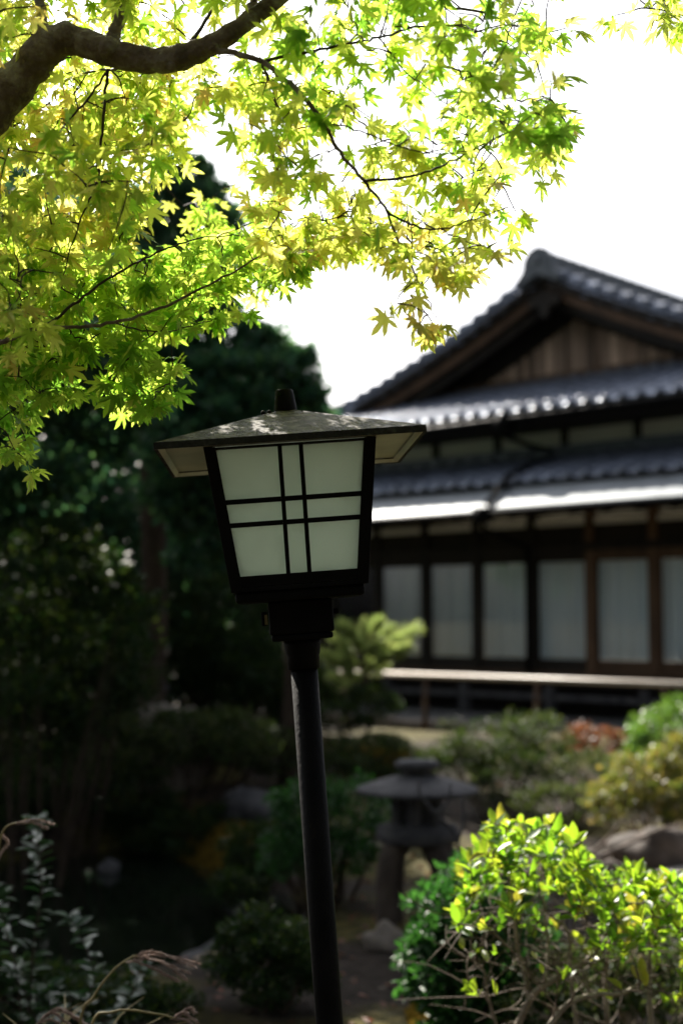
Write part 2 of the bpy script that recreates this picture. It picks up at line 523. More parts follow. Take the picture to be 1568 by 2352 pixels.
# ------------------------------------------------------------------ HOUSE
house = thing('wooden_house', (0, 0, 0), 'traditional timber house with grey tiled hip and gable roof and curtained glass doors', 'house')
house.matrix_world = HM
def hbox(mb, u0, u1, w0, w1, z0, z1):
    return mb.box(((u0 + u1) / 2, (w0 + w1) / 2, (z0 + z1) / 2), (abs(u1 - u0), abs(w1 - w0), abs(z1 - z0)))
UL, UR = -7.16, 4.3                        # facade ends
# floor, base
mb = MB(); hbox(mb, UL - .1, UR, -.45, .3, .66, .78); mb.build('veranda_floor', MT['wood_dark'], house)
mb = MB(); hbox(mb, UL - .1, UR, .302, 8, .66, .78); mb.build('room_floor', MT['mat'], house)
mb = MB(); hbox(mb, UL, UR, .55, 6, .2, .655); mb.build('foundation_wall', MT['wood_dark'], house)
for u in frange(-6.6, 3.4, 8):
    mb = MB(); hbox(mb, u - .06, u + .06, -.44, -.32, .25, .66); p = mb.build('floor_post', MT['stone'], house)
mb = MB(); hbox(mb, UL, UR, -.41, -.37, .47, .55); mb.build('tie_beam', MT['stone'], house)
# doors
us = [round(.48 + .95 * k, 3) for k in range(-8, 5)]
for i, u in enumerate(us):
    mb = MB(); hbox(mb, u - .06, u + .06, -.06, .06, .78, 2.98); mb.build('post', MT['wood_brown'] if i in (9, 7, 8) else MT['wood_dark'], house)
cur_me = []
for k in range(3):
    mb = MB()
    n = 90
    ph = rnd.random() * 6
    for i in range(n + 1):
        t = i / n
        q_ = t * 25 + ph + 1.8 * math.sin(t * 6 + k)
        d = .055 * (math.sin(q_) + .35 * math.sin(2 * q_ + 1)) + .012 * math.sin(t * 61 + ph)
        X_ = -.50 + 1.0 * t + .030 * math.cos(q_)
        mb.v += [(X_, d, 0), (X_, d * .8, 1.4)]
    for i in range(n):
        mb.f.append((2 * i, 2 * i + 2, 2 * i + 3, 2 * i + 1))
    cur_me.append(mb.mesh('curtain', MT['curtain'], True))
pane_me = MB().box((0, 0, 0), (.76, .004, 1.31)).mesh('pane', MT['glass'])
for i in range(len(us) - 1):
    u = (us[i] + us[i + 1]) / 2
    mb = MB()
    hbox(mb, -.415, -.375, -.02, .02, 0, 1.62); hbox(mb, .375, .415, -.02, .02, 0, 1.62)
    hbox(mb, -.375, .375, -.02, .02, 0, .17); hbox(mb, -.375, .375, -.02, .02, 1.48, 1.62)
    d = mb.build('sliding_door', MT['wood_brown'] if i in (7, 8, 9) else MT['wood_dark'], house)
    d.location = (u, 0, .83)
    put('pane', pane_me, d, Matrix.Translation((0, 0, .825)))
    put('curtain', cur_me[i % 3], d, Matrix.Translation((0, .125, .10)))
mb = MB(); hbox(mb, UL, UR, -.08, .08, .782, .828); mb.build('door_sill', MT['wood_brown'], house)
mb = MB(); hbox(mb, UL, UR, -.085, .085, 2.452, 2.55); mb.build('lintel', MT['wood_dark'], house)
mb = MB(); hbox(mb, UL, UR, -.01, .03, 2.552, 2.80); mb.build('transom_panel', MT['wood_dark'], house)
mb = MB(); hbox(mb, UL, UR, -.025, .025, 2.80, 2.88); mb.build('transom_rail', MT['plaster'], house)
mb = MB(); hbox(mb, UL, UR, -.09, .09, 2.98, 3.10); mb.build('eave_beam', MT['wood_dark'], house)
mb = MB(); hbox(mb, UL, UL + .04, .06, 6, .78, 3.4); hbox(mb, UR - .04, UR, .06, 6, .78, 3.4); mb.build('room_wall', MT['wood_dark'], house)
mb = MB(); hbox(mb, UL, UR, -.6, 6.5, 3.13, 3.17); mb.build('ceiling', MT['wood_dark'], house)
# rafters beneath the metal canopy
for u in frange(UL + .1, UR - .1, 25):
    mb = MB()
    mb.hexa([(u - .025, -1.14, 2.84), (u + .025, -1.14, 2.84), (u + .025, .1, 3.10), (u - .025, .1, 3.10)],
            [(u - .025, -1.14, 2.90), (u + .025, -1.14, 2.90), (u + .025, .1, 3.16), (u - .025, .1, 3.16)])
    mb.build('rafter', MT['wood_dark'], house)
# metal canopy in two sheets with standing seams
for (a, b, dz) in ((UL - .5, -1.27, 0), (-1.265, UR + .3, .02)):
    mb = MB()
    mb.hexa([(a, -1.26, 2.93 + dz), (b, -1.26, 2.93 + dz), (b, -.5, 3.28 + dz), (a, -.5, 3.28 + dz)],
            [(a, -1.26, 2.965 + dz), (b, -1.26, 2.965 + dz), (b, -.5, 3.335 + dz), (a, -.5, 3.335 + dz)])
    c = mb.build('metal_canopy', MT['zinc'], house)
    c['label'] = 'pale sheet metal canopy strip over the glass doors'
mb = MB(); mb.tube([(UL - .5, -1.30, 2.90), (UR + .3, -1.30, 2.92)], .045, 8); mb.build('canopy_gutter', MT['black'], house, True)

# --- tile geometry
TW, TP = .27, .235
def tile_mesh(name, eave=False):
    prof = [(0, .022), (.16, .004), (.38, 0), (.55, .008), (.68, .036), (.80, .052), (.92, .044), (1, .02)]
    mb = MB()
    L = TP + .05
    for x, z in prof:
        X = (x - .5) * TW * 1.03
        mb.v += [(X, L, z), (X, .03, z + .027), (X, .006, z + .016), (X, -.002, z - .004), (X, .004, z + (-.014 if not eave else -.04))]
    for i in range(len(prof) - 1):
        a, b = 5 * i, 5 * i + 5
        mb.f += [(a + k + 1, b + k + 1, b + k, a + k) for k in range(4)]
    if eave:                                   # round end disc of the eave tile
        o = len(mb.v)
        n = 10
        cx, cz = .30 * TW, .052
        mb.v.append((cx, -.024, cz))
        for k in range(n):
            a = 2 * math.pi * k / n
            mb.v.append((cx + .042 * math.cos(a), -.018, cz + .042 * math.sin(a)))
        for k in range(n):
            a = 2 * math.pi * k / n
            mb.v.append((cx + .042 * math.cos(a), .03, cz + .042 * math.sin(a)))
        for k in range(n):
            k2 = (k + 1) % n
            mb.f += [(o, o + 1 + k, o + 1 + k2), (o + 1 + k, o + 1 + n + k, o + 1 + n + k2, o + 1 + k2)]
    return mb.mesh(name, MT['tile'], True)
T_ME, TE_ME = tile_mesh('tile'), tile_mesh('eave_tile', True)

def lay(parent, spots, budget):
    """spots: list of (matrix, is_eave, weight); the heaviest get objects of their own, the rest are one mesh"""
    spots = sorted(spots, key=lambda s: -s[2])
    for M, e, w in spots[:budget]:
        J = M @ Matrix.Rotation(rnd.uniform(-.02, .02), 4, 'Z') @ Matrix.Rotation(rnd.uniform(-.018, .018), 4, 'X')
        put('tile', TE_ME if e else T_ME, parent, J)
    if len(spots) > budget:
        mb = MB()
        for M, e, w in spots[budget:]:
            src = TE_ME if e else T_ME
            mb.add([M @ v.co for v in src.vertices], [tuple(p.vertices) for p in src.polygons])
        mb.build('rear_tiles', MT['tile'], parent, True, kind='stuff')

def slope_mat(o, uvec, svec):
    uvec, svec = uvec.normalized(), svec.normalized()
    n = uvec.cross(svec)
    return Matrix(((uvec.x, svec.x, n.x, o.x), (uvec.y, svec.y, n.y, o.y), (uvec.z, svec.z, n.z, o.z), (0, 0, 0, 1)))

# --- pent (lower) roof
PU0, PU1 = -7.9, 4.6
e0, e1 = Vector((0, -.62, 3.37)), Vector((0, .78, 3.84))
mb = MB()
mb.hexa([(PU0, e0.y, e0.z - .06), (PU1, e0.y, e0.z - .06), (PU1, e1.y, e1.z - .06), (PU0, e1.y, e1.z - .06)],
        [(PU0, e0.y, e0.z - .01), (PU1, e0.y, e0.z - .01), (PU1, e1.y, e1.z - .01), (PU0, e1.y, e1.z - .01)])
pent = mb.build('pent_roof', MT['wood_dark'], house)
s = (e1 - e0)
rows = int(s.length / TP)
spots = []
for c in range(int((PU1 - PU0) / TW)):
    u = PU0 + (c + .5) * TW
    for r in range(rows + 1):
        o = Vector((u, 0, 0)) + e0 + s.normalized() * (r * TP)
        vis = -4.6 < u < 2.4
        spots.append((slope_mat(o, Vector((1, 0, 0)), s), r == 0, (2 if vis else 0) + (1 - r * .1)))
lay(pent, spots, 110)
mb = MB()
for k, (ww, hh) in enumerate(((.26, .05), (.22, .05), (.18, .05))):
    hbox(mb, PU0, PU1, .76 - ww / 2, .76 + ww / 2, 3.86 + .052 * k, 3.86 + .052 * k + .046)
mb.build('lower_ridge', MT['ridge'], house, bevel=.008)
for i in range(26):
    u = -5.2 + i * .33
    mb = MB(); mb.lathe([(.035, 0), (.045, .02), (.045, .05)], 10)
    o = mb.build('ridge_disc', MT['ridge'], house, True)
    o.matrix_local = Matrix.Translation((u, .64, 3.92)) @ Matrix.Rotation(R(90), 4, 'X')
# --- upper wall
mb = MB(); hbox(mb, UL + .2, UR - .6, .82, .92, 3.84, 4.5); mb.build('plaster_wall', MT['plaster'], house)
for k in range(-3, 7):
    u = -2.59 + 1.19 * (k - 1)
    if UL + .1 < u < UR - .5:
        mb = MB(); hbox(mb, u - .055, u + .055, .77, .815, 3.88, 4.5); mb.build('wall_post', MT['wood_dark'], house)
mb = MB(); hbox(mb, UL + .2, UR - .6, .765, .818, 4.40, 4.52); mb.build('wall_plate', MT['wood_dark'], house)
# --- hipped roof (front and left slopes)
HU0, HU1, HW0, HZ0 = -7.6, 4.0, -.2, 4.40
HTOP_W, HTOP_Z = 2.0, 5.22
sl = (HTOP_Z - HZ0) / (HTOP_W - HW0)
mb = MB()
d = HTOP_W - HW0
def hipslab(dz):
    return [(HU0, HW0, HZ0 + dz), (HU1, HW0, HZ0 + dz), (HU1 - d, HTOP_W, HTOP_Z + dz), (HU0 + d, HTOP_W, HTOP_Z + dz)]
mb.hexa(hipslab(-.09), hipslab(-.015))
mb.hexa([(HU0, 9, HZ0 - .09), (HU0, HW0, HZ0 - .09), (HU0 + d, HTOP_W, HTOP_Z - .09), (HU0 + d, 9, HTOP_Z - .09)],
        [(HU0, 9, HZ0 - .015), (HU0, HW0, HZ0 - .015), (HU0 + d, HTOP_W, HTOP_Z - .015), (HU0 + d, 9, HTOP_Z - .015)])
mb.hexa([(HU1, HW0, HZ0 - .09), (HU1, 9, HZ0 - .09), (HU1 - d, 9, HTOP_Z - .09), (HU1 - d, HTOP_W, HTOP_Z - .09)],
        [(HU1, HW0, HZ0 - .015), (HU1, 9, HZ0 - .015), (HU1 - d, 9, HTOP_Z - .015), (HU1 - d, HTOP_W, HTOP_Z - .015)])
hip = mb.build('hipped_roof', MT['wood_dark'], house)
s = Vector((0, d, HTOP_Z - HZ0))
spots = []
for c in range(int((HU1 - HU0) / TW)):
    u = HU0 + (c + .5) * TW
    for r in range(int(s.length / TP)):
        o = Vector((u, HW0, HZ0)) + s.normalized() * (r * TP)
        if HU0 + (o.y - HW0) - .1 < u < HU1 - (o.y - HW0) + .1:
            vis = -6.2 < u < 1.6
            spots.append((slope_mat(o, Vector((1, 0, 0)), s), r == 0, (2 if vis else 0) + (1 - r * .05)))
lay(hip, spots, 190)
spots = []
s = Vector((d, 0, HTOP_Z - HZ0))
for c in range(30):
    w = HW0 + (c + .5) * TW
    for r in range(int(s.length / TP)):
        o = Vector((HU0, w, HZ0)) + s.normalized() * (r * TP)
        if w > HW0 + (o.x - HU0) - .1:
            spots.append((slope_mat(o, Vector((0, -1, 0)), s), r == 0, 0))
lay(hip, spots, 0)
mb = MB()
for side, (ua, ub) in enumerate(((HU0 - .06, HU0 + d), (HU1 + .06, HU1 - d))):
    A, B = Vector((ua, HW0 - .06, HZ0 + .10)), Vector((ub, HTOP_W, HTOP_Z + .10))
    mb.tube([A, A.lerp(B, .3) - Vector((0, 0, .03)), A.lerp(B, .65) - Vector((0, 0, .02)), B], [.1, .1, .1, .1], 8)
    mb.tube([A + Vector((0, 0, .1)), A.lerp(B, .3) + Vector((0, 0, .09)), B + Vector((0, 0, .12))], .065, 8)
mb.build('hip_ridge', MT['ridge'], hip, True)
mb = MB(); hbox(mb, HU0 + .1, HU1 - .1, HW0 + .02, .84, 4.24, 4.28); hbox(mb, HU0 + .05, HU1 - .05, HW0 - .005, HW0 + .04, 4.27, 4.39); mb.build('eave_soffit', MT['wood_dark'], house)
mb = MB(); mb.tube([(HU0, HW0 - .07, 4.30), (HU1, HW0 - .07, 4.29)], .055, 8); mb.build('gutter', MT['black'], house, True)
# --- downpipes
mb = MB()
hbox(mb, -1.80, -1.58, HW0 - .17, HW0 + .05, 4.16, 4.36)
mb.tube([(-1.69, HW0 - .06, 4.2), (-1.69, HW0 - .06, 4.08), (-1.62, .3, 3.98), (-1.50, .70, 3.93), (-1.46, .70, 3.86), (-1.46, .2, 3.74), (-1.44, -.55, 3.47), (-1.36, -.7, 3.36), (-1.26, -1.22, 3.05)], .04, 8)
hbox(mb, -1.36, -1.16, -1.42, -1.24, 2.80, 2.99)
mb.tube([(-1.26, -1.33, 2.85), (-1.26, -1.3, 2.72), (-1.42, -.12, 2.52), (-1.42, -.12, .8)], .035, 8)
mb.build('downpipe', MT['black'], house, True)
# --- gable roof
GU = -2.0
def gz(du):
    a = abs(du)
    return 6.70 - .52 * a + .028 * a * a
GW0, GW1, GD = 1.12, 8.6, 3.85
def strip(mb, w0, w1, up, dn, side, d0=0.0, d1=GD, n=14):
    ds = frange(d0, d1, n)
    for i in range(n - 1):
        a, b = ds[i] * side, ds[i + 1] * side
        mb.hexa([(GU + a, w0, gz(a) - dn), (GU + b, w0, gz(b) - dn), (GU + b, w1, gz(b) - dn), (GU + a, w1, gz(a) - dn)],
                [(GU + a, w0, gz(a) - up), (GU + b, w0, gz(b) - up), (GU + b, w1, gz(b) - up), (GU + a, w1, gz(a) - up)])
mb = MB()
strip(mb, GW0, GW1, .02, .10, 1); strip(mb, GW0, GW1, .02, .10, -1)
gab = mb.build('gable_roof', MT['wood_dark'], house)
for side in (-1, 1):
    mb = MB(); strip(mb, GW0 + .14, GW0 + .20, .104, .30, side); mb.build('barge_board', MT['wood_brown'], gab)
    mb = MB(); strip(mb, GW0 + .28, GW0 + .34, .104, .44, side); mb.build('inner_barge_board', MT['wood_dark'], gab)
    mb = MB(); strip(mb, GW0 + .05, GW0 + .139, .104, .16, side); mb.build('verge_batten', MT['wood_dark'], gab)
# pendant ornament under the gable peak
mb = MB()
out = [(0, .05), (.16, 0), (.30, -.10), (.24, -.22), (.12, -.18), (.06, -.34), (0, -.40), (-.06, -.34), (-.12, -.18), (-.24, -.22), (-.30, -.10), (-.16, 0)]
mb.add([(GU + x, GW0 + .06, 6.42 + z) for x, z in out] + [(GU + x, GW0 + .135, 6.42 + z) for x, z in out],
       [tuple(range(11, -1, -1)), tuple(range(12, 24))] + [(i, (i + 1) % 12, 12 + (i + 1) % 12, 12 + i) for i in range(12)])
mb.build('gable_pendant', MT['wood_dark'], gab)
# tiles: right slope rows, verge rolls
spots = []
for side in (1, -1):
    arc, du = 0, .16
    while du < GD - .1:
        a = du * side
        t = (Vector((GU + (du - .05) * side, 0, gz(du - .05))) - Vector((GU + (du + .05) * side, 0, gz(du + .05)))).normalized()
        uv = Vector((0, 1, 0)) if side == 1 else Vector((0, -1, 0))
        for c in range(27):
            w = GW0 + .16 + (c + .5) * TW
            o = Vector((GU + (du + .117) * side, w, gz(du + .117) + .0))
            spots.append((slope_mat(o, uv, t), False, (2 - c * .06) if side == 1 else 0))
        du += TP * .9
lay(gab, spots, 0)
vt = MB()
vt.tube([(0, -.04, .075), (0, .0, .08), (0, .24, .04)], [.066, .086, .058], 9)
vt.box((0, .10, -.03), (.05, .25, .15), Matrix.Rotation(R(-8), 3, 'X'))
VT_ME = vt.mesh('verge_tile', MT['tile'], False)
for side in (1, -1):
    du = .3
    while du < GD:
        t = (Vector((GU + (du - .05) * side, 0, gz(du - .05))) - Vector((GU + (du + .05) * side, 0, gz(du + .05)))).normalized()
        uv = Vector((0, 1, 0)) if side == 1 else Vector((0, -1, 0))
        M = slope_mat(Vector((GU + (du + .11) * side, GW0 + .03, gz(du + .11) + .02)), uv, t)
        put('verge_tile', VT_ME, gab, M @ Matrix.Rotation(rnd.uniform(-.05, .05), 4, 'X'))
        M2 = slope_mat(Vector((GU + (du + .11) * side, GW0 + .27, gz(du + .11) + .0)), uv, t)
        put('verge_tile', VT_ME, gab, M2 @ Matrix.Rotation(rnd.uniform(-.03, .03), 4, 'X'))
        du += .272
# main ridge
mb = MB()
for k, ww in enumerate((.56, .48, .42, .36)):
    hbox(mb, GU - ww / 2, GU + ww / 2, GW0 - .02 - .01 * k, GW1, 6.63 + .068 * k, 6.63 + .068 * k + .062)
mb.build('main_ridge', MT['ridge'], gab, bevel=.015)
for i in range(18):
    w = GW0 + i * .28
    mb = MB(); mb.tube([(GU, w, 6.93), (GU, w + .262, 6.93), (GU, w + .272, 6.93)], [.125, .13, .14], 10); mb.build('ridge_cap', MT['ridge'], gab, True)
mb = MB()
prof = [(-.36, 6.50), (-.38, 6.62), (-.27, 6.74), (-.24, 6.92), (-.13, 7.05), (0, 7.09), (.13, 7.05), (.24, 6.92), (.27, 6.74), (.38, 6.62), (.36, 6.50), (.15, 6.60), (0, 6.66), (-.15, 6.60)]
n = len(prof)
mb.add([(GU + x, GW0 - .12, z) for x, z in prof] + [(GU + x, GW0 + .02, z) for x, z in prof],
       [tuple(range(n)), tuple(range(2 * n - 1, n - 1, -1))] + [((i + 1) % n, i, n + i, n + (i + 1) % n) for i in range(n)])
mb.tube([(GU, GW0 - .17, 6.88), (GU, GW0 - .08, 6.88)], [.07, .10], 12)
mb.build('ridge_end_tile', MT['ridge'], gab, bevel=.02)
# gable wall of vertical boards
GWW = 2.02
mb = MB(); hbox(mb, GU - 3.3, GU + 3.3, GWW + .06, GWW + .1, 5.2, 5.45)
mb.hexa([(GU - 3.2, GWW + .06, 5.45), (GU + 3.2, GWW + .06, 5.45), (GU + 3.2, GWW + .1, 5.45), (GU - 3.2, GWW + .1, 5.45)],
        [(GU - .3, GWW + .06, 6.5), (GU + .3, GWW + .06, 6.5), (GU + .3, GWW + .1, 6.5), (GU - .3, GWW + .1, 6.5)])
gw = mb.build('gable_wall', MT['wood_dark'], house)
u = GU - 2.75
while u < GU + 2.75:
    wd = rnd.uniform(.10, .14)
    c = u + wd / 2
    top = gz(abs(c - GU) + .1) - .50
    if top > 5.38:
        mb = MB()
        pr = rnd.uniform(0, .022)
        hbox(mb, u + .006, u + wd - .006, GWW + .02 - pr, GWW + .05, 5.34, top)
        mb.build('board', MT['board'], gw)
    u += wd
mb = MB(); hbox(mb, GU - 3.3, GU + 3.3, GWW - .06, GWW + .055, 5.245, 5.335); mb.build('gable_beam', MT['wood_brown'], gw)
mb = MB()
for k in range(2):
    hbox(mb, GU - 3.5, GU + 3.5, GWW - .25 + .03 * k, GWW - .07, 5.13 + .05 * k, 5.175 + .05 * k)
mb.build('gable_foot_ridge', MT['ridge'], hip, bevel=.008)
for i in range(24):
    mb = MB(); mb.lathe([(.03, 0), (.04, .02), (.04, .05)], 10)
    o = mb.build('ridge_disc', MT['ridge'], hip, True)
    o.matrix_local = Matrix.Translation((GU - 3.2 + i * .28, GWW - .23, 5.2)) @ Matrix.Rotation(R(90), 4, 'X')

# ------------------------------------------------------------------ terrace and railing
terr = MB()
M4 = HM
hb = MB(); hbox(hb, -9, 6.5, -2.55, 8, .0, .25)
terr.add([M4 @ Vector(v) for v in hb.v], hb.f)
terr = terr.build('terrace', MT['paving'], kind='structure')
u = -8.5
while u < 5.5:
    L = rnd.uniform(.32, .62)
    mb = MB()
    mb.box((0, 0, 0), (L - .03, rnd.uniform(.16, .22), rnd.uniform(.12, .17)))
    o = mb.build('kerb_stone', MT['pale_rock'], terr, bevel=.03)
    o.matrix_local = M4 @ Matrix.Translation((u + L / 2, -2.66, .25)) @ Matrix.Rotation(rnd.uniform(-.06, .06), 4, 'Z')
    u += L
rail = thing('garden_railing', hw(-1, -3, .3), 'pale horizontal handrail on slim brown posts in front of the house', 'railing')
rail.matrix_world = HM @ Matrix.Translation((-1, -3, .22))
mb = MB(); mb.tube([(-1.25, 0,   .655), (6.5, 0, .665)], .030, 10); mb.build('handrail', MT['rail'], rail, True)
for u in (-1.45 + .3, .14, 1.73, 3.3, 4.9):
    mb = MB(); mb.tube([(u, 0, 0 - .05), (u + .01, 0, .62)], .028, 8, wob=.03); mb.build('post', MT['wood_brown'], rail, True)

# ------------------------------------------------------------------ LAMP
lamp = thing('garden_lamp', (0.032, 2.75, 0), 'black garden lamp post with frosted lattice lantern head under a square metal roof, leaning slightly', 'lamp post',
             rot=(0, R(-4.25), R(3.2)))
mb = MB(); mb.lathe([(.075, -.02), (.075, .012), (.05, .03), (.032, .05), (.0272, .09), (.0272, .8), (.0272, 1.46)], 28); mb.build('post', MT['black'], lamp, True)
mb = MB(); mb.lathe([(.0325, 1.452), (.0325, 1.478), (.0345, 1.482), (.037, 1.50), (.0375, 1.512)], 28); mb.build('collar', MT['black'], lamp, True)
mb = MB(); mb.box((0, 0, 1.557), (.128, .128, .066)); mb.box((0, 0, 1.5175), (.122, .122, .0125)); mb.build('neck_box', MT['black'], lamp, bevel=.004)
mb = MB()
mb.box((-.073, 0, 1.558), (.012, .018, .028))
mb.build('latch', MT['black'], lamp, bevel=.002)
mb = MB(); mb.box((-.0695, -.0105, 1.556), (.006, .003, .02)); mb.build('latch_plate', MT['stalk'], lamp)
mb = MB(); mb.box((.071, 0, 1.5635), (.014, .014, .011)); mb.build('bolt', MT['black'], lamp, bevel=.001)
mb = MB(); mb.box((0, 0, 1.602), (.252, .252, .022)); mb.build('base_tray', MT['black'], lamp, bevel=.006)
ZB, ZT, RB, RT = 1.6125, 1.893, .132, .1655
def half(z):
    return RB + (RT - RB) * (z - ZB) / (ZT - ZB)
mb = MB(); mb.box((0, 0, ZB + .004), (2 * RB + .002, 2 * RB + .002, .008)); mb.build('body_floor', MT['black'], lamp)
mb = MB(); mb.box((0, 0, ZB + .0105), (.22, .22, .003)); mb.build('added_reflector', MT['plaster'], lamp)  # hidden white plate added inside the head to brighten the panes
mb = MB(); mb.box((0, 0, 1.8955), (.30, .30, .001)); mb.build('added_reflector', MT['plaster'], lamp)  # second hidden plate, added under the roof for the same brightening
for sx in (-1, 1):
    for sy in (-1, 1):
        mb = MB()
        def ring4(z):
            h = half(z) + .001
            return [(sx * (h - (.023 if k in (0, 3) else 0)), sy * (h - (.023 if k in (0, 1) else 0)), z) for k in range(4)]
        b4, t4 = ring4(ZB + .001), ring4(ZT)
        if sx * sy < 0:
            b4, t4 = b4[::-1], t4[::-1]
        mb.hexa(b4, t4)
        mb.build('corner_post', MT['black'], lamp, bevel=.0015)
ZM = (1.7415, 1.7865)
for q in range(4):
    Q = Matrix.Rotation(R(90) * q, 4, 'Z')
    def face(name, x0, x1, z0, z1, off, th, m, taper=True, bev=0):
        """slab on the sloping side: off = outward offset, th = thickness"""
        def P(x, z, o):
            return Q @ Vector((x, -(half(z) + o), z))
        xa0, xa1 = (x0(z0), x1(z0))
        xb0, xb1 = (x0(z1), x1(z1))
        mb = MB()
        mb.hexa([P(xa0, z0, off), P(xa1, z0, off), P(xa1, z0, off - th), P(xa0, z0, off - th)],
                [P(xb0, z1, off), P(xb1, z1, off), P(xb1, z1, off - th), P(xb0, z1, off - th)])
        return mb.build(name, m, lamp, bevel=bev)
    inn = lambda s: (lambda z: s * (half(z) - .022))
    k = lambda x: (lambda z: x)
    face('bottom_rail', inn(-1), inn(1), ZB + .009, ZB + .030, -.001, .016, MT['black'])
    face('top_rail', inn(-1), inn(1), ZT - .0042, ZT - .001, -.001, .016, MT['black'])
    for x in (-.0205, .0205):
        face('muntin', k(x - .004), k(x + .004), ZB + .0302, ZT - .0044, -.002, .010, MT['black'])
    for z in ZM:
        for a, b in ((inn(-1), k(-.0247)), (k(-.0163), k(.0163)), (k(.0247), inn(1))):
            face('muntin', a, b, z - .0045, z + .0045, -.003, .009, MT['black'])
    xs = [(inn(-1), k(-.0205)), (k(-.0205), k(.0205)), (k(.0205), inn(1))]
    zs = [(ZB + .03, ZM[0]), (ZM[0], ZM[1]), (ZM[1], ZT - .0042)]
    for a, b in xs:
        for z0, z1 in zs:
            face('pane', a, b, z0 + .0005, z1 - .0005, -.0135, .003, MT['pane'])
# roof: shallow pyramid shell, rolled lip, cream underside
RW, ZE = .252, 1.889
mb = MB()
n = 10
for i in range(n + 1):
    t = i / n
    h = RW + (.02 - RW) * t
    z = ZE + .009 + .079 * t
    mb.v += [(-h, -h, z), (h, -h, z), (h, h, z), (-h, h, z)]
for i in range(n):
    for q in range(4):
        q2 = (q + 1) % 4
        mb.f.append((i * 4 + q, i * 4 + q2, i * 4 + 4 + q2, i * 4 + 4 + q))
mb.f.append(tuple(range(4 * n, 4 * n + 4)))
for h, z in ((RW, ZE - .004), (RW - .004, ZE - .004), (RW - .004, ZE + .009)):     # hanging skirt with an inner face
    b0 = len(mb.v)
    mb.v += [(-h, -h, z), (h, -h, z), (h, h, z), (-h, h, z)]
    p0 = 0 if z < ZE and h == RW else b0 - 4
    for q in range(4):
        q2 = (q + 1) % 4
        mb.f.append((b0 + q, b0 + q2, p0 + q2, p0 + q))
mb.f.append((b0 + 3, b0 + 2, b0 + 1, b0))
mb.build('roof', MT['copper'], lamp)
for q in range(4):                          # dark rim strip on the outside of the skirt
    Q = Matrix.Rotation(R(90) * q, 4, 'Z')
    mb = MB()
    a, o_ = RW + .0002, RW + .002
    mb.hexa([Q @ Vector(p) for p in ((-o_, -o_, ZE - .0042), (o_, -o_, ZE - .0042), (a, -a, ZE - .0042), (-a, -a, ZE - .0042))],
            [Q @ Vector(p) for p in ((-o_, -o_, ZE + .0085), (o_, -o_, ZE + .0085), (a, -a, ZE + .0088), (-a, -a, ZE + .0088))])
    mb.build('roof_rim', MT['rim'], lamp)
for q in range(4):                          # cream underside: four panels, and the inner faces of the skirt
    Q = Matrix.Rotation(R(90) * q, 4, 'Z')
    a, b = RW - .0055, .1675
    mb = MB()
    mb.hexa([Q @ Vector(p) for p in ((-a, -a, ZE + .0072), (a, -a, ZE + .0072), (b, -b, ZE + .0060), (-b, -b, ZE + .0060))],
            [Q @ Vector(p) for p in ((-a, -a, ZE + .0085), (a, -a, ZE + .0085), (b, -b, ZE + .0085), (-b, -b, ZE + .0085))])
    mb.build('roof_underside', MT['cream'], lamp)
    mb = MB()
    a = RW - .0045
    mb.hexa([Q @ Vector(p) for p in ((-a, -a, ZE - .0035), (a, -a, ZE - .0035), (a - .002, -a + .002, ZE - .0035), (-a + .002, -a + .002, ZE - .0035))],
            [Q @ Vector(p) for p in ((-a, -a, ZE + .004), (a, -a, ZE + .004), (a - .009, -a + .009, ZE + .004), (-a + .009, -a + .009, ZE + .004))])
    mb.build('eave_lip', MT['cream'], lamp)
mb = MB(); mb.lathe([(.0235, 1.968), (.0232, 1.982), (.0205, 2.004), (.0178, 2.020), (.0165, 2.0225), (.01, 2.0235)], 28); mb.build('finial', MT['black'], lamp, True)
mb = MB()
for x in (-.046, -.034):
    mb.lathe([(.001, -.006), (.0045, -.004), (.0052, 0), (.004, .004), (.001, .0055)], 10, (x, -.03, 1.973))
mb.tube([(-.047, -.03, 1.972), (-.033, -.03, 1.972)], .0018, 6)
mb.build('wing_nut', MT['black'], lamp, True)

# ------------------------------------------------------------------ foliage templates
def leaf_maple(cup, fold, seed):
    q = random.Random(seed)
    V, T = [(0, 0, 0)], []
    lobes = [(-128, .36), (-84, .66), (-41, .9), (0, 1.0), (41, .9), (84, .66), (128, .36)]
    pts = []
    for i, (a, L) in enumerate(lobes):
        a += q.uniform(-5, 5)
        L *= q.uniform(.92, 1.08)
        w = 15.5 if abs(a) < 100 else 14.5
        half_ang = [(-20, .38), (-w * 1.0, .52), (-w * .72, .62), (-w * .80, .66), (-w * .42, .80), (0, 1.0), (w * .42, .80), (w * .80, .66), (w * .72, .62), (w * 1.0, .50)]
        for da, rr in half_ang:
            ang = R(a + da * (1.0 if rr < .95 else 0) + (q.uniform(-3, 3) if rr > .9 else 0))
            r = L * rr if rr > .3 else .25 * (1 if abs(a) < 100 else .8)
            x, y = r * math.sin(ang), r * math.cos(ang)
            mid = 0 if rr > .9 else 1
            z = -cup * r * r + fold * mid * .06 * L - .04 * q.random() * r
            pts.append((x, y, z))
    pts.append((.07 * math.sin(R(165)), -.05, 0))
    V += pts
    for i in range(1, len(V) - 1):
        T.append((0, i + 1, i))
    T.append((0, 1, len(V) - 1))
    # stalk
    o = len(V)
    for (y, z) in ((0, .0), (-.30, .03), (-.62, .0)):
        V += [(-.012, y, z), (.012, y, z), (0, y, z + .018)]
    for s_ in (0, 3):
        for k_ in range(3):
            k2 = (k_ + 1) % 3
            T += [(o + s_ + k_, o + s_ + k2, o + s_ + 3 + k2), (o + s_ + k_, o + s_ + 3 + k2, o + s_ + 3 + k_)]
    return np.array(V, dtype=float), np.array(T)
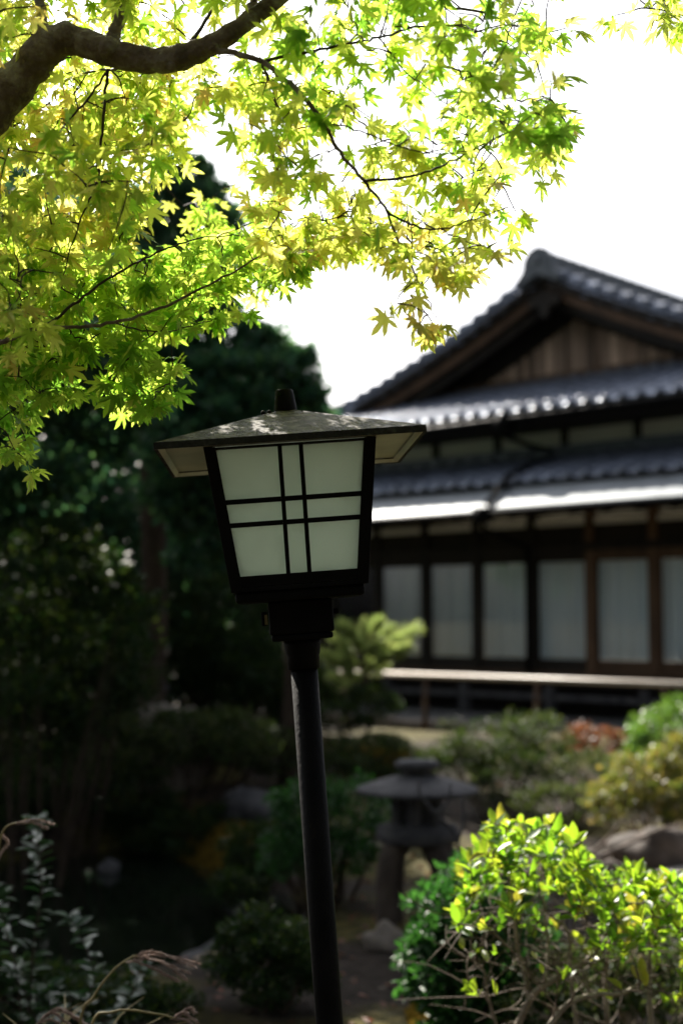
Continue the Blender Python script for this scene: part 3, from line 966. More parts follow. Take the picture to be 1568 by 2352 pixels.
def leaf_oval(width, bend, fold):
    ys = [0, .18, .42, .68, .88, 1.0]
    ws = [.04, .62, 1.0, .82, .38, 0]
    V, T = [], []
    for y, w in zip(ys, ws):
        z = -bend * y * y
        V += [(-w * width / 2, y, z + fold * w), (0, y, z), (w * width / 2, y, z + fold * w)]
    for i in range(5):
        a = 3 * i
        T += [(a, a + 1, a + 4), (a, a + 4, a + 3), (a + 1, a + 2, a + 5), (a + 1, a + 5, a + 4)]
    return np.array(V, dtype=float), np.array(T)
def leaf_small(width):
    V = [(0, 0, 0), (-width / 2, .5, .06), (width / 2, .5, .06), (0, 1, -.06)]
    return np.array(V, dtype=float), np.array([(0, 2, 1), (1, 2, 3)])

# ------------------------------------------------------------------ MAPLE
MAPLE_BASE = (-1.95, 2.75, 0)
maple = thing('maple_tree', MAPLE_BASE, 'backlit yellow green maple with a thick crooked limb reaching over the lamp', 'tree')
mpl_off = Vector(MAPLE_BASE)
def pl(pts):
    return [tuple(rays(px, py, Y) - mpl_off) for px, py, Y in pts]
limb = [(*(Vector((-1.95, 2.75, -.1)) - mpl_off), .13), (*(Vector((-1.88, 2.72, .7)) - mpl_off), .105), (*(Vector((-1.62, 2.62, 1.35)) - mpl_off), .085)]
for px, py, Y, r in [(-420, 640, 2.52, 62), (-160, 400, 2.45, 56), (0, 232, 2.40, 49), (70, 150, 2.38, 46), (135, 92, 2.36, 41), (195, 98, 2.35, 33), (255, 120, 2.34, 34), (330, 136, 2.33, 31),
                     (395, 135, 2.32, 31), (450, 118, 2.31, 29), (505, 92, 2.30, 25), (565, 50, 2.30, 22), (650, -12, 2.30, 19), (780, -110, 2.34, 15), (940, -240, 2.4, 10), (1150, -420, 2.5, 4)]:
    p = rays(px, py, Y) - mpl_off
    limb.append((p.x, p.y, p.z, r * Y / F_PX))
cl = catmull(limb, 5)
mb = MB()
mb.tube([p[:3] for p in cl], [p[3] * (1 + .05 * math.sin(i * 1.9) + .03 * math.sin(i * .8)) for i, p in enumerate(cl)], 14, wob=.05)
for (px, py, Y, r) in [(150, 75, 2.34, 30), (250, 108, 2.32, 27), (100, 118, 2.36, 30), (395, 150, 2.31, 14), (490, 108, 2.29, 14)]:      # knots
    c = rays(px, py, Y) - mpl_off
    rr = r * Y / F_PX
    mb.lathe([(.2 * rr, -rr), (.8 * rr, -.6 * rr), (1.0 * rr, 0), (.8 * rr, .6 * rr), (.2 * rr, rr)], 10, c)
trunk = mb.build('trunk', MT['bark'], maple, True)
br_defs = [
    ([(262, 125, 2.34), (262, 85, 2.34), (275, 40, 2.33), (290, -20, 2.33), (310, -160, 2.36), (360, -330, 2.45)], 21, 8),
    ([(105, 110, 2.36), (95, 45, 2.37), (88, -20, 2.4), (60, -160, 2.5), (20, -300, 2.6)], 18, 7),
    ([(545, 70, 2.30), (575, 15, 2.32), (600, -40, 2.36), (640, -200, 2.5)], 14, 5),
    ([(430, 110, 2.31), (470, 50, 2.35), (510, -10, 2.42), (570, -120, 2.55)], 6, 3),
    ([(478, 112, 2.30), (540, 122, 2.27), (600, 140, 2.24), (680, 205, 2.22), (740, 278, 2.22), (782, 350, 2.23), (832, 412, 2.25), (882, 475, 2.27), (918, 560, 2.30), (956, 635, 2.33), (976, 682, 2.36)], 8.5, 1.6),
    ([(600, 140, 2.24), (700, 120, 2.25), (800, 100, 2.28), (870, 85, 2.3), (960, 60, 2.33), (1060, 62, 2.36), (1150, 90, 2.4), (1230, 140, 2.44)], 4.5, 1.2),
    ([(835, 416, 2.25), (925, 407, 2.26), (1000, 386, 2.28), (1070, 352, 2.3), (1150, 310, 2.33), (1240, 290, 2.36)], 4, 1.2),
    ([(885, 482, 2.27), (940, 514, 2.28), (1010, 526, 2.3), (1080, 506, 2.32), (1150, 480, 2.34)], 3.6, 1.2),
    ([(740, 278, 2.22), (830, 300, 2.2), (930, 342, 2.18), (1020, 350, 2.18), (1100, 340, 2.2)], 2.6, 1.0),
    ([(1010, 526, 2.3), (1060, 548, 2.33), (1120, 570, 2.36)], 1.8, .9),
    ([(870, 85, 2.3), (915, 145, 2.28), (990, 210, 2.26), (1060, 262, 2.26), (1130, 300, 2.26)], 2.2, 1.0),
    ([(650, -12, 2.3), (800, -20, 2.4), (930, 0, 2.55), (1060, 20, 2.65), (1180, 40, 2.75), (1270, 90, 2.8)], 8, 1.6),
    ([(246, 160, 2.34), (240, 235, 2.34), (232, 320, 2.36), (228, 400, 2.38), (200, 470, 2.42), (165, 560, 2.46), (140, 660, 2.5)], 5, 1.4),
    ([(244, 170, 2.34), (190, 240, 2.38), (140, 300, 2.44), (112, 370, 2.5), (70, 450, 2.6)], 3.8, 1.2),
    ([(330, 160, 2.33), (300, 158, 2.4), (200, 165, 2.6), (90, 210, 2.8), (-20, 280, 2.9)], 5, 2),
    ([(-160, 400, 2.45), (-120, 700, 2.6), (-60, 810, 2.68), (0, 788, 2.5), (60, 762, 2.48), (105, 748, 2.47), (170, 752, 2.46), (260, 741, 2.46), (350, 715, 2.48), (450, 668, 2.5), (540, 622, 2.53), (600, 585, 2.56), (660, 560, 2.6)], 9, 1.6),
    ([(105, 748, 2.47), (180, 690, 2.48), (250, 640, 2.5), (320, 600, 2.52), (400, 565, 2.55), (470, 545, 2.58), (560, 540, 2.62)], 4.5, 1.3),
    ([(260, 741, 2.46), (340, 760, 2.55), (430, 752, 2.66), (500, 730, 2.66)], 3, 1.0),
    ([(-120, 700, 2.6), (-40, 880, 2.7), (20, 930, 2.74), (60, 1010, 2.76)], 4, 1.2),
    ([(60, 762, 2.7), (150, 830, 2.72), (240, 850, 2.74), (330, 850, 2.76), (385, 855, 2.78)], 3, 1.0),
    ([(-160, 400, 2.45), (-100, 520, 2.8), (-20, 560, 3.0), (80, 560, 3.1), (180, 520, 3.2), (290, 450, 3.25), (360, 410, 3.3)], 8, 2),
    ([(195, 98, 2.4), (260, 140, 2.7), (340, 200, 2.95), (430, 240, 3.1), (520, 250, 3.2), (600, 230, 3.3)], 7, 2),
    ([(640, -200, 2.5), (900, -160, 2.6), (1200, -140, 2.7), (1400, -60, 2.75), (1480, 10, 2.78), (1530, 50, 2.8)], 7, 1.2),
    ([(60, -160, 2.5), (-60, -40, 2.9), (-100, 60, 3.1), (-40, 120, 3.2), (40, 90, 3.3)], 6, 1.5),
    ([(310, -160, 2.36), (380, -60, 2.8), (440, 20, 3.1), (540, 60, 3.3), (640, 40, 3.4)], 6, 1.5),
    ([(600, 140, 2.24), (640, 250, 2.5), (660, 360, 2.65), (640, 470, 2.75), (690, 540, 2.8)], 3.5, 1.2),
]
skel = []
for pts, r0, r1 in br_defs:
    cp = catmull(pl(pts), 6)
    n = len(cp)
    jit = [(rnd.uniform(-1, 1) * .002, rnd.uniform(-1, 1) * .002, rnd.uniform(-1, 1) * .002) for _ in cp]
    cp = [[a + b for a, b in zip(p, j)] for p, j in zip(cp, jit)]
    mb = MB()
    rad = [(r0 + (r1 - r0) * (i / (n - 1)) ** .8) * 2.3 / F_PX for i in range(n)]
    mb.tube(cp, rad, 8 if r0 > 6 else 6, wob=.06)
    mb.build('branch', MT['bark'] if r0 > 6 else MT['twig'], maple, True)
    skel += [tuple(p) for p in cp[2:]]
skel = [np.array(s_) for s_ in skel]

def inpoly(x, y, P):
    c = False
    j = len(P) - 1
    for i in range(len(P)):
        if (P[i][1] > y) != (P[j][1] > y) and x < (P[j][0] - P[i][0]) * (y - P[i][1]) / (P[j][1] - P[i][1]) + P[i][0]:
            c = not c
        j = i
    return c
REG = [  # polygon in photo units, clusters, depth range, tint mean (leaf colour also carries glow and lower left shade)
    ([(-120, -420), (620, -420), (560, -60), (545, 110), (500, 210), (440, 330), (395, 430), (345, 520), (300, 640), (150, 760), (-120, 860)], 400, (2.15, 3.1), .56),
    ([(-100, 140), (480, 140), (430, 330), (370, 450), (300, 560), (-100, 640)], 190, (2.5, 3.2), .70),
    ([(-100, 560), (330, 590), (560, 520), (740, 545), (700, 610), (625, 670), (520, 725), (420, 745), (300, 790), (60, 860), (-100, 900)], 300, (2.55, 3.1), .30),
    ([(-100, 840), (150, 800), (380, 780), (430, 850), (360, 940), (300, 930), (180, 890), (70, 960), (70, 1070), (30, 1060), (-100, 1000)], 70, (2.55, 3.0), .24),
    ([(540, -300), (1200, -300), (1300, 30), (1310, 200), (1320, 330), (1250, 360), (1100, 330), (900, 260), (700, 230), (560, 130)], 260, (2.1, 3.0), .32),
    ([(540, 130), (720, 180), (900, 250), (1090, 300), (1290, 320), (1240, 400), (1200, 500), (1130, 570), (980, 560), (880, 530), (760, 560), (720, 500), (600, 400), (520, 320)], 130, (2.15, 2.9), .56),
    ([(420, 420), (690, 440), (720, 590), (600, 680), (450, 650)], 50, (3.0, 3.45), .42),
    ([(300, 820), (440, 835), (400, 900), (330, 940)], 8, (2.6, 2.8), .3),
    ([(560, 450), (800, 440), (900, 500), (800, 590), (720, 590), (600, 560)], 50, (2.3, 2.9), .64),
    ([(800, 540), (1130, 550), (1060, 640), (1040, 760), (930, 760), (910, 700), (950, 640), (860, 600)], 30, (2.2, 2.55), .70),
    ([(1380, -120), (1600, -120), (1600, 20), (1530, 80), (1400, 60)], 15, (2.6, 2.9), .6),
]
GAPS = [(500, 330, 60), (470, 400, 45), (880, 185, 52), (960, 240, 40), (700, 330, 40), (540, 500, 30), (400, 440, 40), (150, 30, 30), (340, 60, 34), (1000, 470, 30), (400, 0, 35), (690, 470, 32), (1170, 440, 30)]
LIMB_PX = [(-60, 290), (0, 235), (70, 150), (130, 95), (195, 98), (255, 120), (330, 138), (395, 135), (450, 118), (505, 92), (560, 55)]
targets = []
for P, n, (d0, d1), tm in REG:
    xs, ys = [p[0] for p in P], [p[1] for p in P]
    k = 0
    tries = 0
    while k < n and tries < 20000:
        tries += 1
        x, y = rnd.uniform(min(xs), max(xs)), rnd.uniform(min(ys), max(ys))
        if not inpoly(x, y, P) or any((x - a) ** 2 + (y - b) ** 2 < r * r for a, b, r in GAPS):
            continue
        Y = d0 + (d1 - d0) * rnd.random() ** 1.1
        if Y < 2.5 and any((x - a) ** 2 + (y - b) ** 2 < 75 ** 2 for a, b in LIMB_PX):
            continue
        targets.append((np.array(rays(x, y, Y) - mpl_off), tm))
        k += 1
S = np.array(skel)
dist = [float(np.min(np.linalg.norm(S - t[0], axis=1))) for t in targets]
order = np.argsort(dist)
twigs = MB()
L_pos, L_tip, L_nrm, L_size, L_tint = [], [], [], [], []
view = np.array(mpl_off) - np.array((0, 0, EYE))
for oi in order:
    T, tm = targets[oi]
    dd = np.linalg.norm(S - T, axis=1)
    B = S[int(np.argmin(dd))]
    v = T - B
    L = np.linalg.norm(v)
    mid1 = B + v * .35 + np.array((rnd.uniform(-1, 1), rnd.uniform(-1, 1), .8)) * L * .10
    mid2 = B + v * .7 + np.array((rnd.uniform(-1, 1), rnd.uniform(-1, 1), .5)) * L * .07
    path = [B, mid1, mid2, T]
    if L > .03:
        cp = catmull([tuple(p) for p in path], 3)
        twigs.tube(cp, [(.0017 + .0010 * min(1, L * 3)) * (1 - .6 * i / (len(cp) - 1)) for i in range(len(cp))], 4, cap=False)
        S = np.vstack([S, np.array(cp[3:])])
    dirn = v / (L + 1e-6)
    sx_ = (T[0] + MAPLE_BASE[0]) / (T[1] + MAPLE_BASE[1])
    nl = rnd.choice((3, 4, 4, 5, 5)) if sx_ < -.07 else rnd.choice((2, 3, 3, 4))
    for q in range(nl):
        f = [1.0, .93, .74, .52, .34][q] if L > .06 else 1.0
        base = B + v * f
        ang = rnd.uniform(0, 6.28)
        side = np.array((math.cos(ang), math.sin(ang) * .8, rnd.uniform(-.9, .25)))
        tip = dirn * (.7 if q == 0 else .25) + side * .95 + np.array((0, 0, -.28))
        tip /= np.linalg.norm(tip)
        wp = base + view
        tov = -wp / np.linalg.norm(wp)
        nrm = np.array((0, 0, .75)) - tov * .15 * rnd.choice((-1, 1)) + tov * rnd.choice((-1.0, 1.0)) + nr.normal(size=3) * .5
        size = rnd.uniform(.025, .043)
        L_pos.append(base + tip * size * .72)
        L_tip.append(tip)
        L_nrm.append(nrm)
        L_size.append(size)
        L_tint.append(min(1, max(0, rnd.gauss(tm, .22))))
twigs.build('twig', MT['twig'], maple, True, kind='stuff')
L_pos, L_tip, L_nrm, L_size, L_tint = map(np.array, (L_pos, L_tip, L_nrm, L_size, L_tint))
FR = frames(L_tip, L_nrm)
TPL = [leaf_maple(c, f, 30 + i) for i, (c, f) in enumerate([(.06, .5), (.18, .8), (.0, .3), (.28, .5), (.12, 1.0), (.40, .8)])]
wpos = L_pos + view
scr_x = wpos[:, 0] / wpos[:, 1]
el = wpos[:, 2] / wpos[:, 1]
inview = (abs(scr_x) < .26) & (el < .47)
big = np.argsort(np.where(inview, wpos[:, 1] / L_size, 1e9))[:300]
bigset = set(int(i) for i in big)
LM = []
for i in range(24):
    tv, tt = TPL[i % 6]
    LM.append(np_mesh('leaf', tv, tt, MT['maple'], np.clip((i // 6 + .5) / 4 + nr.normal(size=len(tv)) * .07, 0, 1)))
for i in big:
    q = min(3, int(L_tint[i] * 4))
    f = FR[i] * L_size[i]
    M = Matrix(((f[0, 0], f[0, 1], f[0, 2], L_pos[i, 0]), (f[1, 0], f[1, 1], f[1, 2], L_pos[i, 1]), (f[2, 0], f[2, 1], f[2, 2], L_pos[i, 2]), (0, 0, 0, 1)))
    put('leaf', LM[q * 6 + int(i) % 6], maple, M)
rest = np.array([i for i in range(len(L_pos)) if i not in bigset])
for k in range(2):
    pass
Vs, Ts, tn, off = [], [], [], 0
for k in range(6):
    ix = rest[rest % 6 == k]
    tv, tt = TPL[k]
    V = np.einsum('nij,kj->nki', FR[ix], tv) * L_size[ix][:, None, None] + L_pos[ix][:, None, :]
    Vs.append(V.reshape(-1, 3))
    Ts.append((np.arange(len(ix))[:, None, None] * len(tv) + tt[None]).reshape(-1, 3) + off)
    tn.append(np.clip(np.repeat(L_tint[ix], len(tv)) + nr.normal(size=len(ix) * len(tv)) * .07, 0, 1))
    off += len(ix) * len(tv)
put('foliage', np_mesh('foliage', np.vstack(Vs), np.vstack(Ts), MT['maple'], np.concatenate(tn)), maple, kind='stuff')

# ------------------------------------------------------------------ generic trees and shrubs
def blob_points(blobs, n, shell=.55):
    """points in the union of ellipsoids (cx,cy,cz,rx,ry,rz), denser near their skins, lumpy"""
    vol = np.array([b[3] * b[4] + b[4] * b[5] + b[3] * b[5] for b in blobs])
    cnt = np.maximum(1, (vol / vol.sum() * n).astype(int))
    P, O = [], []
    for b, c in zip(blobs, cnt):
        c1 = int(c * .3)
        d = nr.normal(size=(c1, 3))
        d /= np.linalg.norm(d, axis=1, keepdims=True)
        r = shell + (1.0 - shell) * nr.random(c1) ** .6
        P.append(d * (r * .92)[:, None] * np.array(b[3:6]) + np.array(b[:3]))
        O.append(d)
        k = 22
        sd = nr.normal(size=(k, 3)) + np.array((0, 0, .25))
        sd /= np.linalg.norm(sd, axis=1, keepdims=True)
        sr = .20 + .22 * nr.random(k)
        who = nr.integers(0, k, c - c1)
        e = nr.normal(size=(c - c1, 3))
        e /= np.linalg.norm(e, axis=1, keepdims=True)
        q = e * (sr[who] * nr.random(c - c1) ** .45)[:, None] * np.array((1.15, 1.15, .8))
        P.append((sd[who] * (.86 + .12 * sr[who] / .42)[:, None] + q) * np.array(b[3:6]) + np.array(b[:3]))
        O.append(sd[who] * .5 + e * .7)
    return np.vstack(P), np.vstack(O)

def foliage(name, parent, P, O, size, m, tmpl, up=.5, tint=(0, 1), rs=.35):
    n = len(P)
    tip = O * .6 + nr.normal(size=(n, 3)) * .6 + np.array((0, 0, up * .4))
    nrm = O * .5 + np.array((0, 0, up)) + nr.normal(size=(n, 3)) * .5
    sz = size * (1 + rs * (nr.random(n) * 2 - 1))
    t = tint[0] + (tint[1] - tint[0]) * nr.random(n)
    return put(name, scatter(name, tmpl[0], tmpl[1], P, frames(tip, nrm), sz, m, t), parent, kind='stuff')

SM = leaf_small(.5)
NEEDLE = leaf_small(.16)
OV = leaf_oval(.45, .18, .12)
def tree(name, label, x, y, blobs, n, size, m, tr=.12, group='dark evergreen trees behind the garden', tmpl=SM, lean=0.0, shell=.5):
    z0 = hgt(x, y)
    t = thing(name, (x, y, z0), label, 'tree', group)
    top = max(b[2] for b in blobs) - z0
    mb = MB()
    mb.tube(catmull([(0, 0, -.1), (lean * .3 + .05, .03, top * .35), (lean * .7 - .04, -.03, top * .7), (lean, 0, top)], 4), frange(tr, tr * .3, 13), 9, wob=.06)
    mb.build('trunk', MT['trunk_dark'], t, True)
    for b in blobs:
        c = Vector((b[0] - x, b[1] - y, b[2] - z0))
        s0 = Vector((lean * .6, 0, max(.3, min(c.z - .35, top * .85))))
        mb = MB()
        mb.tube(catmull([tuple(s0), tuple(s0.lerp(c, .5) + Vector((0, 0, .06))), tuple(c)], 3), frange(tr * .4, tr * .12, 7), 6, wob=.06)
        mb.build('limb', MT['trunk_dark'], t, True)
    P, O = blob_points([(b[0] - x, b[1] - y, b[2] - z0, *b[3:]) for b in blobs], n, shell)
    foliage('crown', t, P, O, size, m, tmpl)
    return t
def at(px, py, Y):
    p = rays(px, py, Y)
    return (p.x, p.y, p.z)
def bl(px, py, Y, r, ry=None, rz=None):
    """a crown lobe: centre by photo position, radius in photo units"""
    k = Y / F_PX
    return (*at(px, py, Y), r * k, (ry or r) * k, (rz or r) * k)

tree('evergreen_tree', 'dark evergreen with a stepped round crown against the sky just left of the lamp roof', -.45, 11.6,
     [bl(605, 830, 11.6, 80, 90, 75), bl(670, 860, 11.5, 72, 90, 62), bl(560, 900, 11.3, 120, 120, 90), bl(690, 950, 11.6, 70, 80, 60), bl(600, 1010, 11.2, 130, 130, 90), bl(480, 1000, 11, 120, 120, 110), bl(590, 790, 11.7, 40, 50, 45), bl(450, 1130, 11, 110, 110, 80), bl(490, 1230, 11.2, 90, 90, 80)],
     26000, .085, MT['pine_leaf'], .11)
tree('evergreen_tree', 'tallest dark evergreen whose narrow crown shows through the maple leaves', -1.75, 12.2,
     [bl(470, 500, 12.2, 72, 90, 75), bl(425, 420, 12.2, 55, 70, 60), bl(500, 560, 12.2, 50, 60, 55), bl(380, 520, 12.1, 95, 100, 95), bl(420, 640, 12, 115, 120, 95), bl(320, 700, 11.9, 140, 140, 120), bl(450, 780, 12, 110, 110, 90), bl(350, 880, 11.6, 140, 130, 100), bl(290, 560, 12.1, 110, 110, 120)],
     24000, .09, MT['pine_leaf'], .15)
tree('evergreen_tree', 'broad dark evergreen behind the left edge of the maple', -2.75, 9.4,
     [bl(60, 640, 9.4, 190, 190, 150), bl(-120, 560, 9.4, 200, 200, 190), bl(160, 790, 9.2, 170, 170, 140), bl(-60, 850, 9.1, 230, 200, 170), bl(230, 930, 9.3, 120, 130, 110), bl(60, 480, 9.5, 110, 120, 100), bl(60, 1040, 9.2, 180, 170, 110)],
     24000, .085, MT['pine_leaf'], .16)
tree('evergreen_tree', 'evergreen outside the pond at the far left, added to shade the leafy plants', -3.4, 6.6,
     [(-3.3, 6.7, 4.3, 1.0, 1.0, 1.0), (-2.75, 6.4, 3.5, .8, .9, .7), (-3.6, 6.8, 5.3, .9, .9, .9), (-2.7, 7.1, 4.9, .7, .8, .7), (-2.1, 7.6, 3.6, .7, .7, .65), (-3.0, 6.3, 2.6, .7, .8, .5)],
     20000, .085, MT['pine_leaf'], .14)  # mostly out of view, added to keep sun off the lower left plants
tree('evergreen_tree', 'deeper dark evergreen filling the gap left of the house corner', -1.9, 17.5,
     [bl(330, 900, 17.5, 150), bl(200, 980, 17.5, 160), bl(480, 1020, 17.5, 130), bl(400, 1130, 17.4, 150), bl(240, 1180, 17.3, 160), bl(520, 1180, 17.5, 90)],
     16000, .13, MT['pine_leaf'], .14)
tree('evergreen_tree', 'dark tree far behind the left garden, lowest of the evergreens', -4.4, 16.0,
     [bl(-20, 1000, 16, 190), bl(130, 1080, 16, 170), bl(-150, 1130, 16, 200), bl(60, 1230, 15.6, 170)],
     14000, .13, MT['pine_leaf'], .14)

tree('evergreen_tree', 'tall dark evergreen deep in the left garden behind the narrow crowned one', -2.9, 14.6,
     [(-2.7, 14.6, 5.6, .8, .9, .9), (-3.3, 14.5, 4.6, 1.1, 1.1, .9), (-2.4, 14.4, 4.2, .8, .9, .8), (-2.9, 14.3, 3.2, 1.2, 1.1, .8), (-2.2, 14.3, 2.5, .9, .9, .7), (-3.4, 14.2, 2.1, .9, .9, .7), (-2.7, 14.0, 1.4, 1.0, .8, .6)], 26000, .1, MT['pine_leaf'], .16)
tree('evergreen_tree', 'massive dark evergreen at the far left edge beyond the pond', -5.2, 14.0,
     [(-5.0, 14, 5.6, 1.1, 1.0, 1.0), (-5.7, 13.8, 4.4, 1.2, 1.1, 1.0), (-4.5, 13.7, 4.2, 1.0, 1.0, .9), (-5.0, 13.5, 3.0, 1.3, 1.1, .9), (-4.2, 13.4, 2.4, .9, .9, .8), (-5.2, 13.2, 1.6, 1.2, 1.0, .8), (-4.1, 13.3, 1.2, .9, .8, .6)], 26000, .1, MT['pine_leaf'], .18)
tree('evergreen_tree', 'lower dark evergreen close to the left corner of the house', -.75, 15.2,
     [bl(700, 985, 15.2, 62, 80, 55), bl(640, 960, 15.3, 75, 90, 70), bl(590, 1060, 15.2, 90, 100, 80), bl(530, 1000, 15.4, 100, 110, 90), bl(480, 1200, 15, 95, 100, 80), bl(470, 1130, 15, 100, 110, 90), bl(450, 1290, 14.8, 115, 110, 90)], 18000, .09, MT['pine_leaf'], .12)
# far woods: one dense mass behind the garden, and unseen trees added behind the viewpoint to block sky light
FB = []
for i in range(34):
    fx = -22 + 21.5 * rnd.random()
    fy = rnd.uniform(22, 30)
    FB.append((fx, fy, rnd.uniform(.8, 3.6) if fx < -6 else rnd.uniform(.6, 2.9), rnd.uniform(1.4, 2.4), rnd.uniform(1.2, 2), rnd.uniform(1.1, 1.7)))
P, O = blob_points(FB, 30000, .7)
foliage('far_woods', None, P, O, .26, MT['pine_leaf'], SM)
for i, (x, y, h, lab) in enumerate(((-3.2, -3.2, 5.6, 'big unseen tree added behind the viewpoint on the left to dim the sky light'), (.6, -4.6, 6.4, 'tallest unseen tree added straight behind the viewpoint to dim the sky light'), (4.2, -3.4, 5.2, 'big unseen tree added behind the viewpoint on the right to dim the sky light'))):
    tree('sky_block_tree', lab, x, y, [(x, y, h * .5, 2.2, 2.0, 1.6), (x + .8, y + .6, h * .68, 2.1, 1.9, 1.5), (x - .9, y - .3, h * .72, 2.0, 1.9, 1.5), (x, y + .2, h * .92, 1.6, 1.6, 1.2)], 9000, .2, MT['dark_leaf'], .2, 'unseen trees added behind the viewpoint to block sky light')

def shrub(name, label, blobs, n, size, m, tmpl=SM, cat='shrub', group=None, stems=5, shell=.55, tint=(0, 1), up=.5, stem_m='twig_pale', sr=.012):
    x, y = sum(b[0] for b in blobs) / len(blobs), sum(b[1] for b in blobs) / len(blobs)
    z0 = hgt(x, y)
    t = thing(name, (x, y, z0), label, cat, group)
    mb = MB()
    for b in blobs:
        c = Vector((b[0] - x, b[1] - y, b[2] - z0))
        for k in range(stems):
            e = c + Vector((rnd.uniform(-.7, .7) * b[3], rnd.uniform(-.7, .7) * b[4], rnd.uniform(-.2, .7) * b[5]))
            s0 = Vector((rnd.uniform(-.05, .05) + c.x * .4, rnd.uniform(-.05, .05) + c.y * .4, -.03))
            mm = s0.lerp(e, .5) + Vector((rnd.uniform(-.06, .06), rnd.uniform(-.06, .06), .04))
            mb.tube(catmull([tuple(s0), tuple(mm), tuple(e)], 4), frange(sr, sr * .3, 9), 5, cap=False, wob=.1)
    mb.build('stem', MT[stem_m], t, True)
    P, O = blob_points([(b[0] - x, b[1] - y, b[2] - z0, *b[3:]) for b in blobs], n, shell)
    foliage('foliage', t, P, O, size, m, tmpl, up, tint)
    return t

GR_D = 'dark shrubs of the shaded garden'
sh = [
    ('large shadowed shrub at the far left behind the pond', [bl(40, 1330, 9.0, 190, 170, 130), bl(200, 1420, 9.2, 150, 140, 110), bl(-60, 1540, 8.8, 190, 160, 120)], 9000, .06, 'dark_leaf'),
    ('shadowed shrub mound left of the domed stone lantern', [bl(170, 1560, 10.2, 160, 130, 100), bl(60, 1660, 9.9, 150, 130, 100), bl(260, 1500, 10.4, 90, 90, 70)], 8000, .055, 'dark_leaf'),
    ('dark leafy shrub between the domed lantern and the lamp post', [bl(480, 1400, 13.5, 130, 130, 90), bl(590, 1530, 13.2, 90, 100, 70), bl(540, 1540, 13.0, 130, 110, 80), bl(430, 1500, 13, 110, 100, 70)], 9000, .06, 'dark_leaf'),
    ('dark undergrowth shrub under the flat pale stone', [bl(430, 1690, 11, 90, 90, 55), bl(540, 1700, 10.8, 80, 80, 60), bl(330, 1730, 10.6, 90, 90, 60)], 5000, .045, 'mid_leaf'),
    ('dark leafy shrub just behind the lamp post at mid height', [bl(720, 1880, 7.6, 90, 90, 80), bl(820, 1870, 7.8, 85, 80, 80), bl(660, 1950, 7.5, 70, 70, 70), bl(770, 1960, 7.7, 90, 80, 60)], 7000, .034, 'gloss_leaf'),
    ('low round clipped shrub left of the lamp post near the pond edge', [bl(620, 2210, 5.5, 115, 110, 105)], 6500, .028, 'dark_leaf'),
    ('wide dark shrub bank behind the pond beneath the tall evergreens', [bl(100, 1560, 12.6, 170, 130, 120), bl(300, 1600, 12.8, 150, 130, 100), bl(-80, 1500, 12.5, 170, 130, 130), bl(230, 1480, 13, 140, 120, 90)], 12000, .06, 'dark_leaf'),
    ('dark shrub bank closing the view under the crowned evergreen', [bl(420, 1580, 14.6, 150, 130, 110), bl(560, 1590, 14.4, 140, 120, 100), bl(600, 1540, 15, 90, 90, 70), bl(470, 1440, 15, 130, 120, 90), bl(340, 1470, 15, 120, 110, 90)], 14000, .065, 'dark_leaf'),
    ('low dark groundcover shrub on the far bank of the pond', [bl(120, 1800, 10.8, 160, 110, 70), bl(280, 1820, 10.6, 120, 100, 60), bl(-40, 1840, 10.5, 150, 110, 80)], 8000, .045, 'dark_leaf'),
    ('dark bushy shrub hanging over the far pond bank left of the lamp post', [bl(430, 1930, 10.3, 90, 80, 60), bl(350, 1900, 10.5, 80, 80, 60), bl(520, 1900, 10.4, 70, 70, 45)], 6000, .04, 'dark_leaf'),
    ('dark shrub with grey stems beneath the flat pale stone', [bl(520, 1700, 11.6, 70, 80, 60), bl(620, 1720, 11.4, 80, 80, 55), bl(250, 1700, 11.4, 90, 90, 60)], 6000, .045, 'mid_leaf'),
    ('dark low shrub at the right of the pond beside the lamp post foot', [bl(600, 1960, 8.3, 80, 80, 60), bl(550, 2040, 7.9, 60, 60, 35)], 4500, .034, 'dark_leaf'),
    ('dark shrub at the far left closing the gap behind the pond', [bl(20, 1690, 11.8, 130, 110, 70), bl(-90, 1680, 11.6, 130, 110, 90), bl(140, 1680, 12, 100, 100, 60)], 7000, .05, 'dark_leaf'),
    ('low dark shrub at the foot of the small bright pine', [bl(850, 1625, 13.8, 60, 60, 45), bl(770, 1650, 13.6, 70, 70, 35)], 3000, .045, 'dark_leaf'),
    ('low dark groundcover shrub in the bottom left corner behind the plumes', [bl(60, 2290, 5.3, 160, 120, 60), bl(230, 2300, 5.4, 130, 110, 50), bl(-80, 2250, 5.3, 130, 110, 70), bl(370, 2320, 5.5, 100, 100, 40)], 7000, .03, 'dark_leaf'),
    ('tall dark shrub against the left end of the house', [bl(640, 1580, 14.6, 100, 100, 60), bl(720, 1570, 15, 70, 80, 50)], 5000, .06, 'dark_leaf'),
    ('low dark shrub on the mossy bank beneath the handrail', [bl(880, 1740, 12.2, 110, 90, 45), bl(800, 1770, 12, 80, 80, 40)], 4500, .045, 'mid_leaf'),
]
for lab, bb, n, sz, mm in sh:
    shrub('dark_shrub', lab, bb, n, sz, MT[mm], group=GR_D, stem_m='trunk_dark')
shrub('azalea_shrub', 'loose grey green azalea shrub behind the stone lantern roof', [bl(1130, 1720, 10.6, 120, 110, 75), bl(1230, 1690, 10.8, 90, 90, 60), bl(1060, 1760, 10.4, 80, 80, 60), bl(1180, 1790, 10.2, 120, 100, 60)], 7000, .04, MT['mid_leaf'], stems=9, sr=.008)
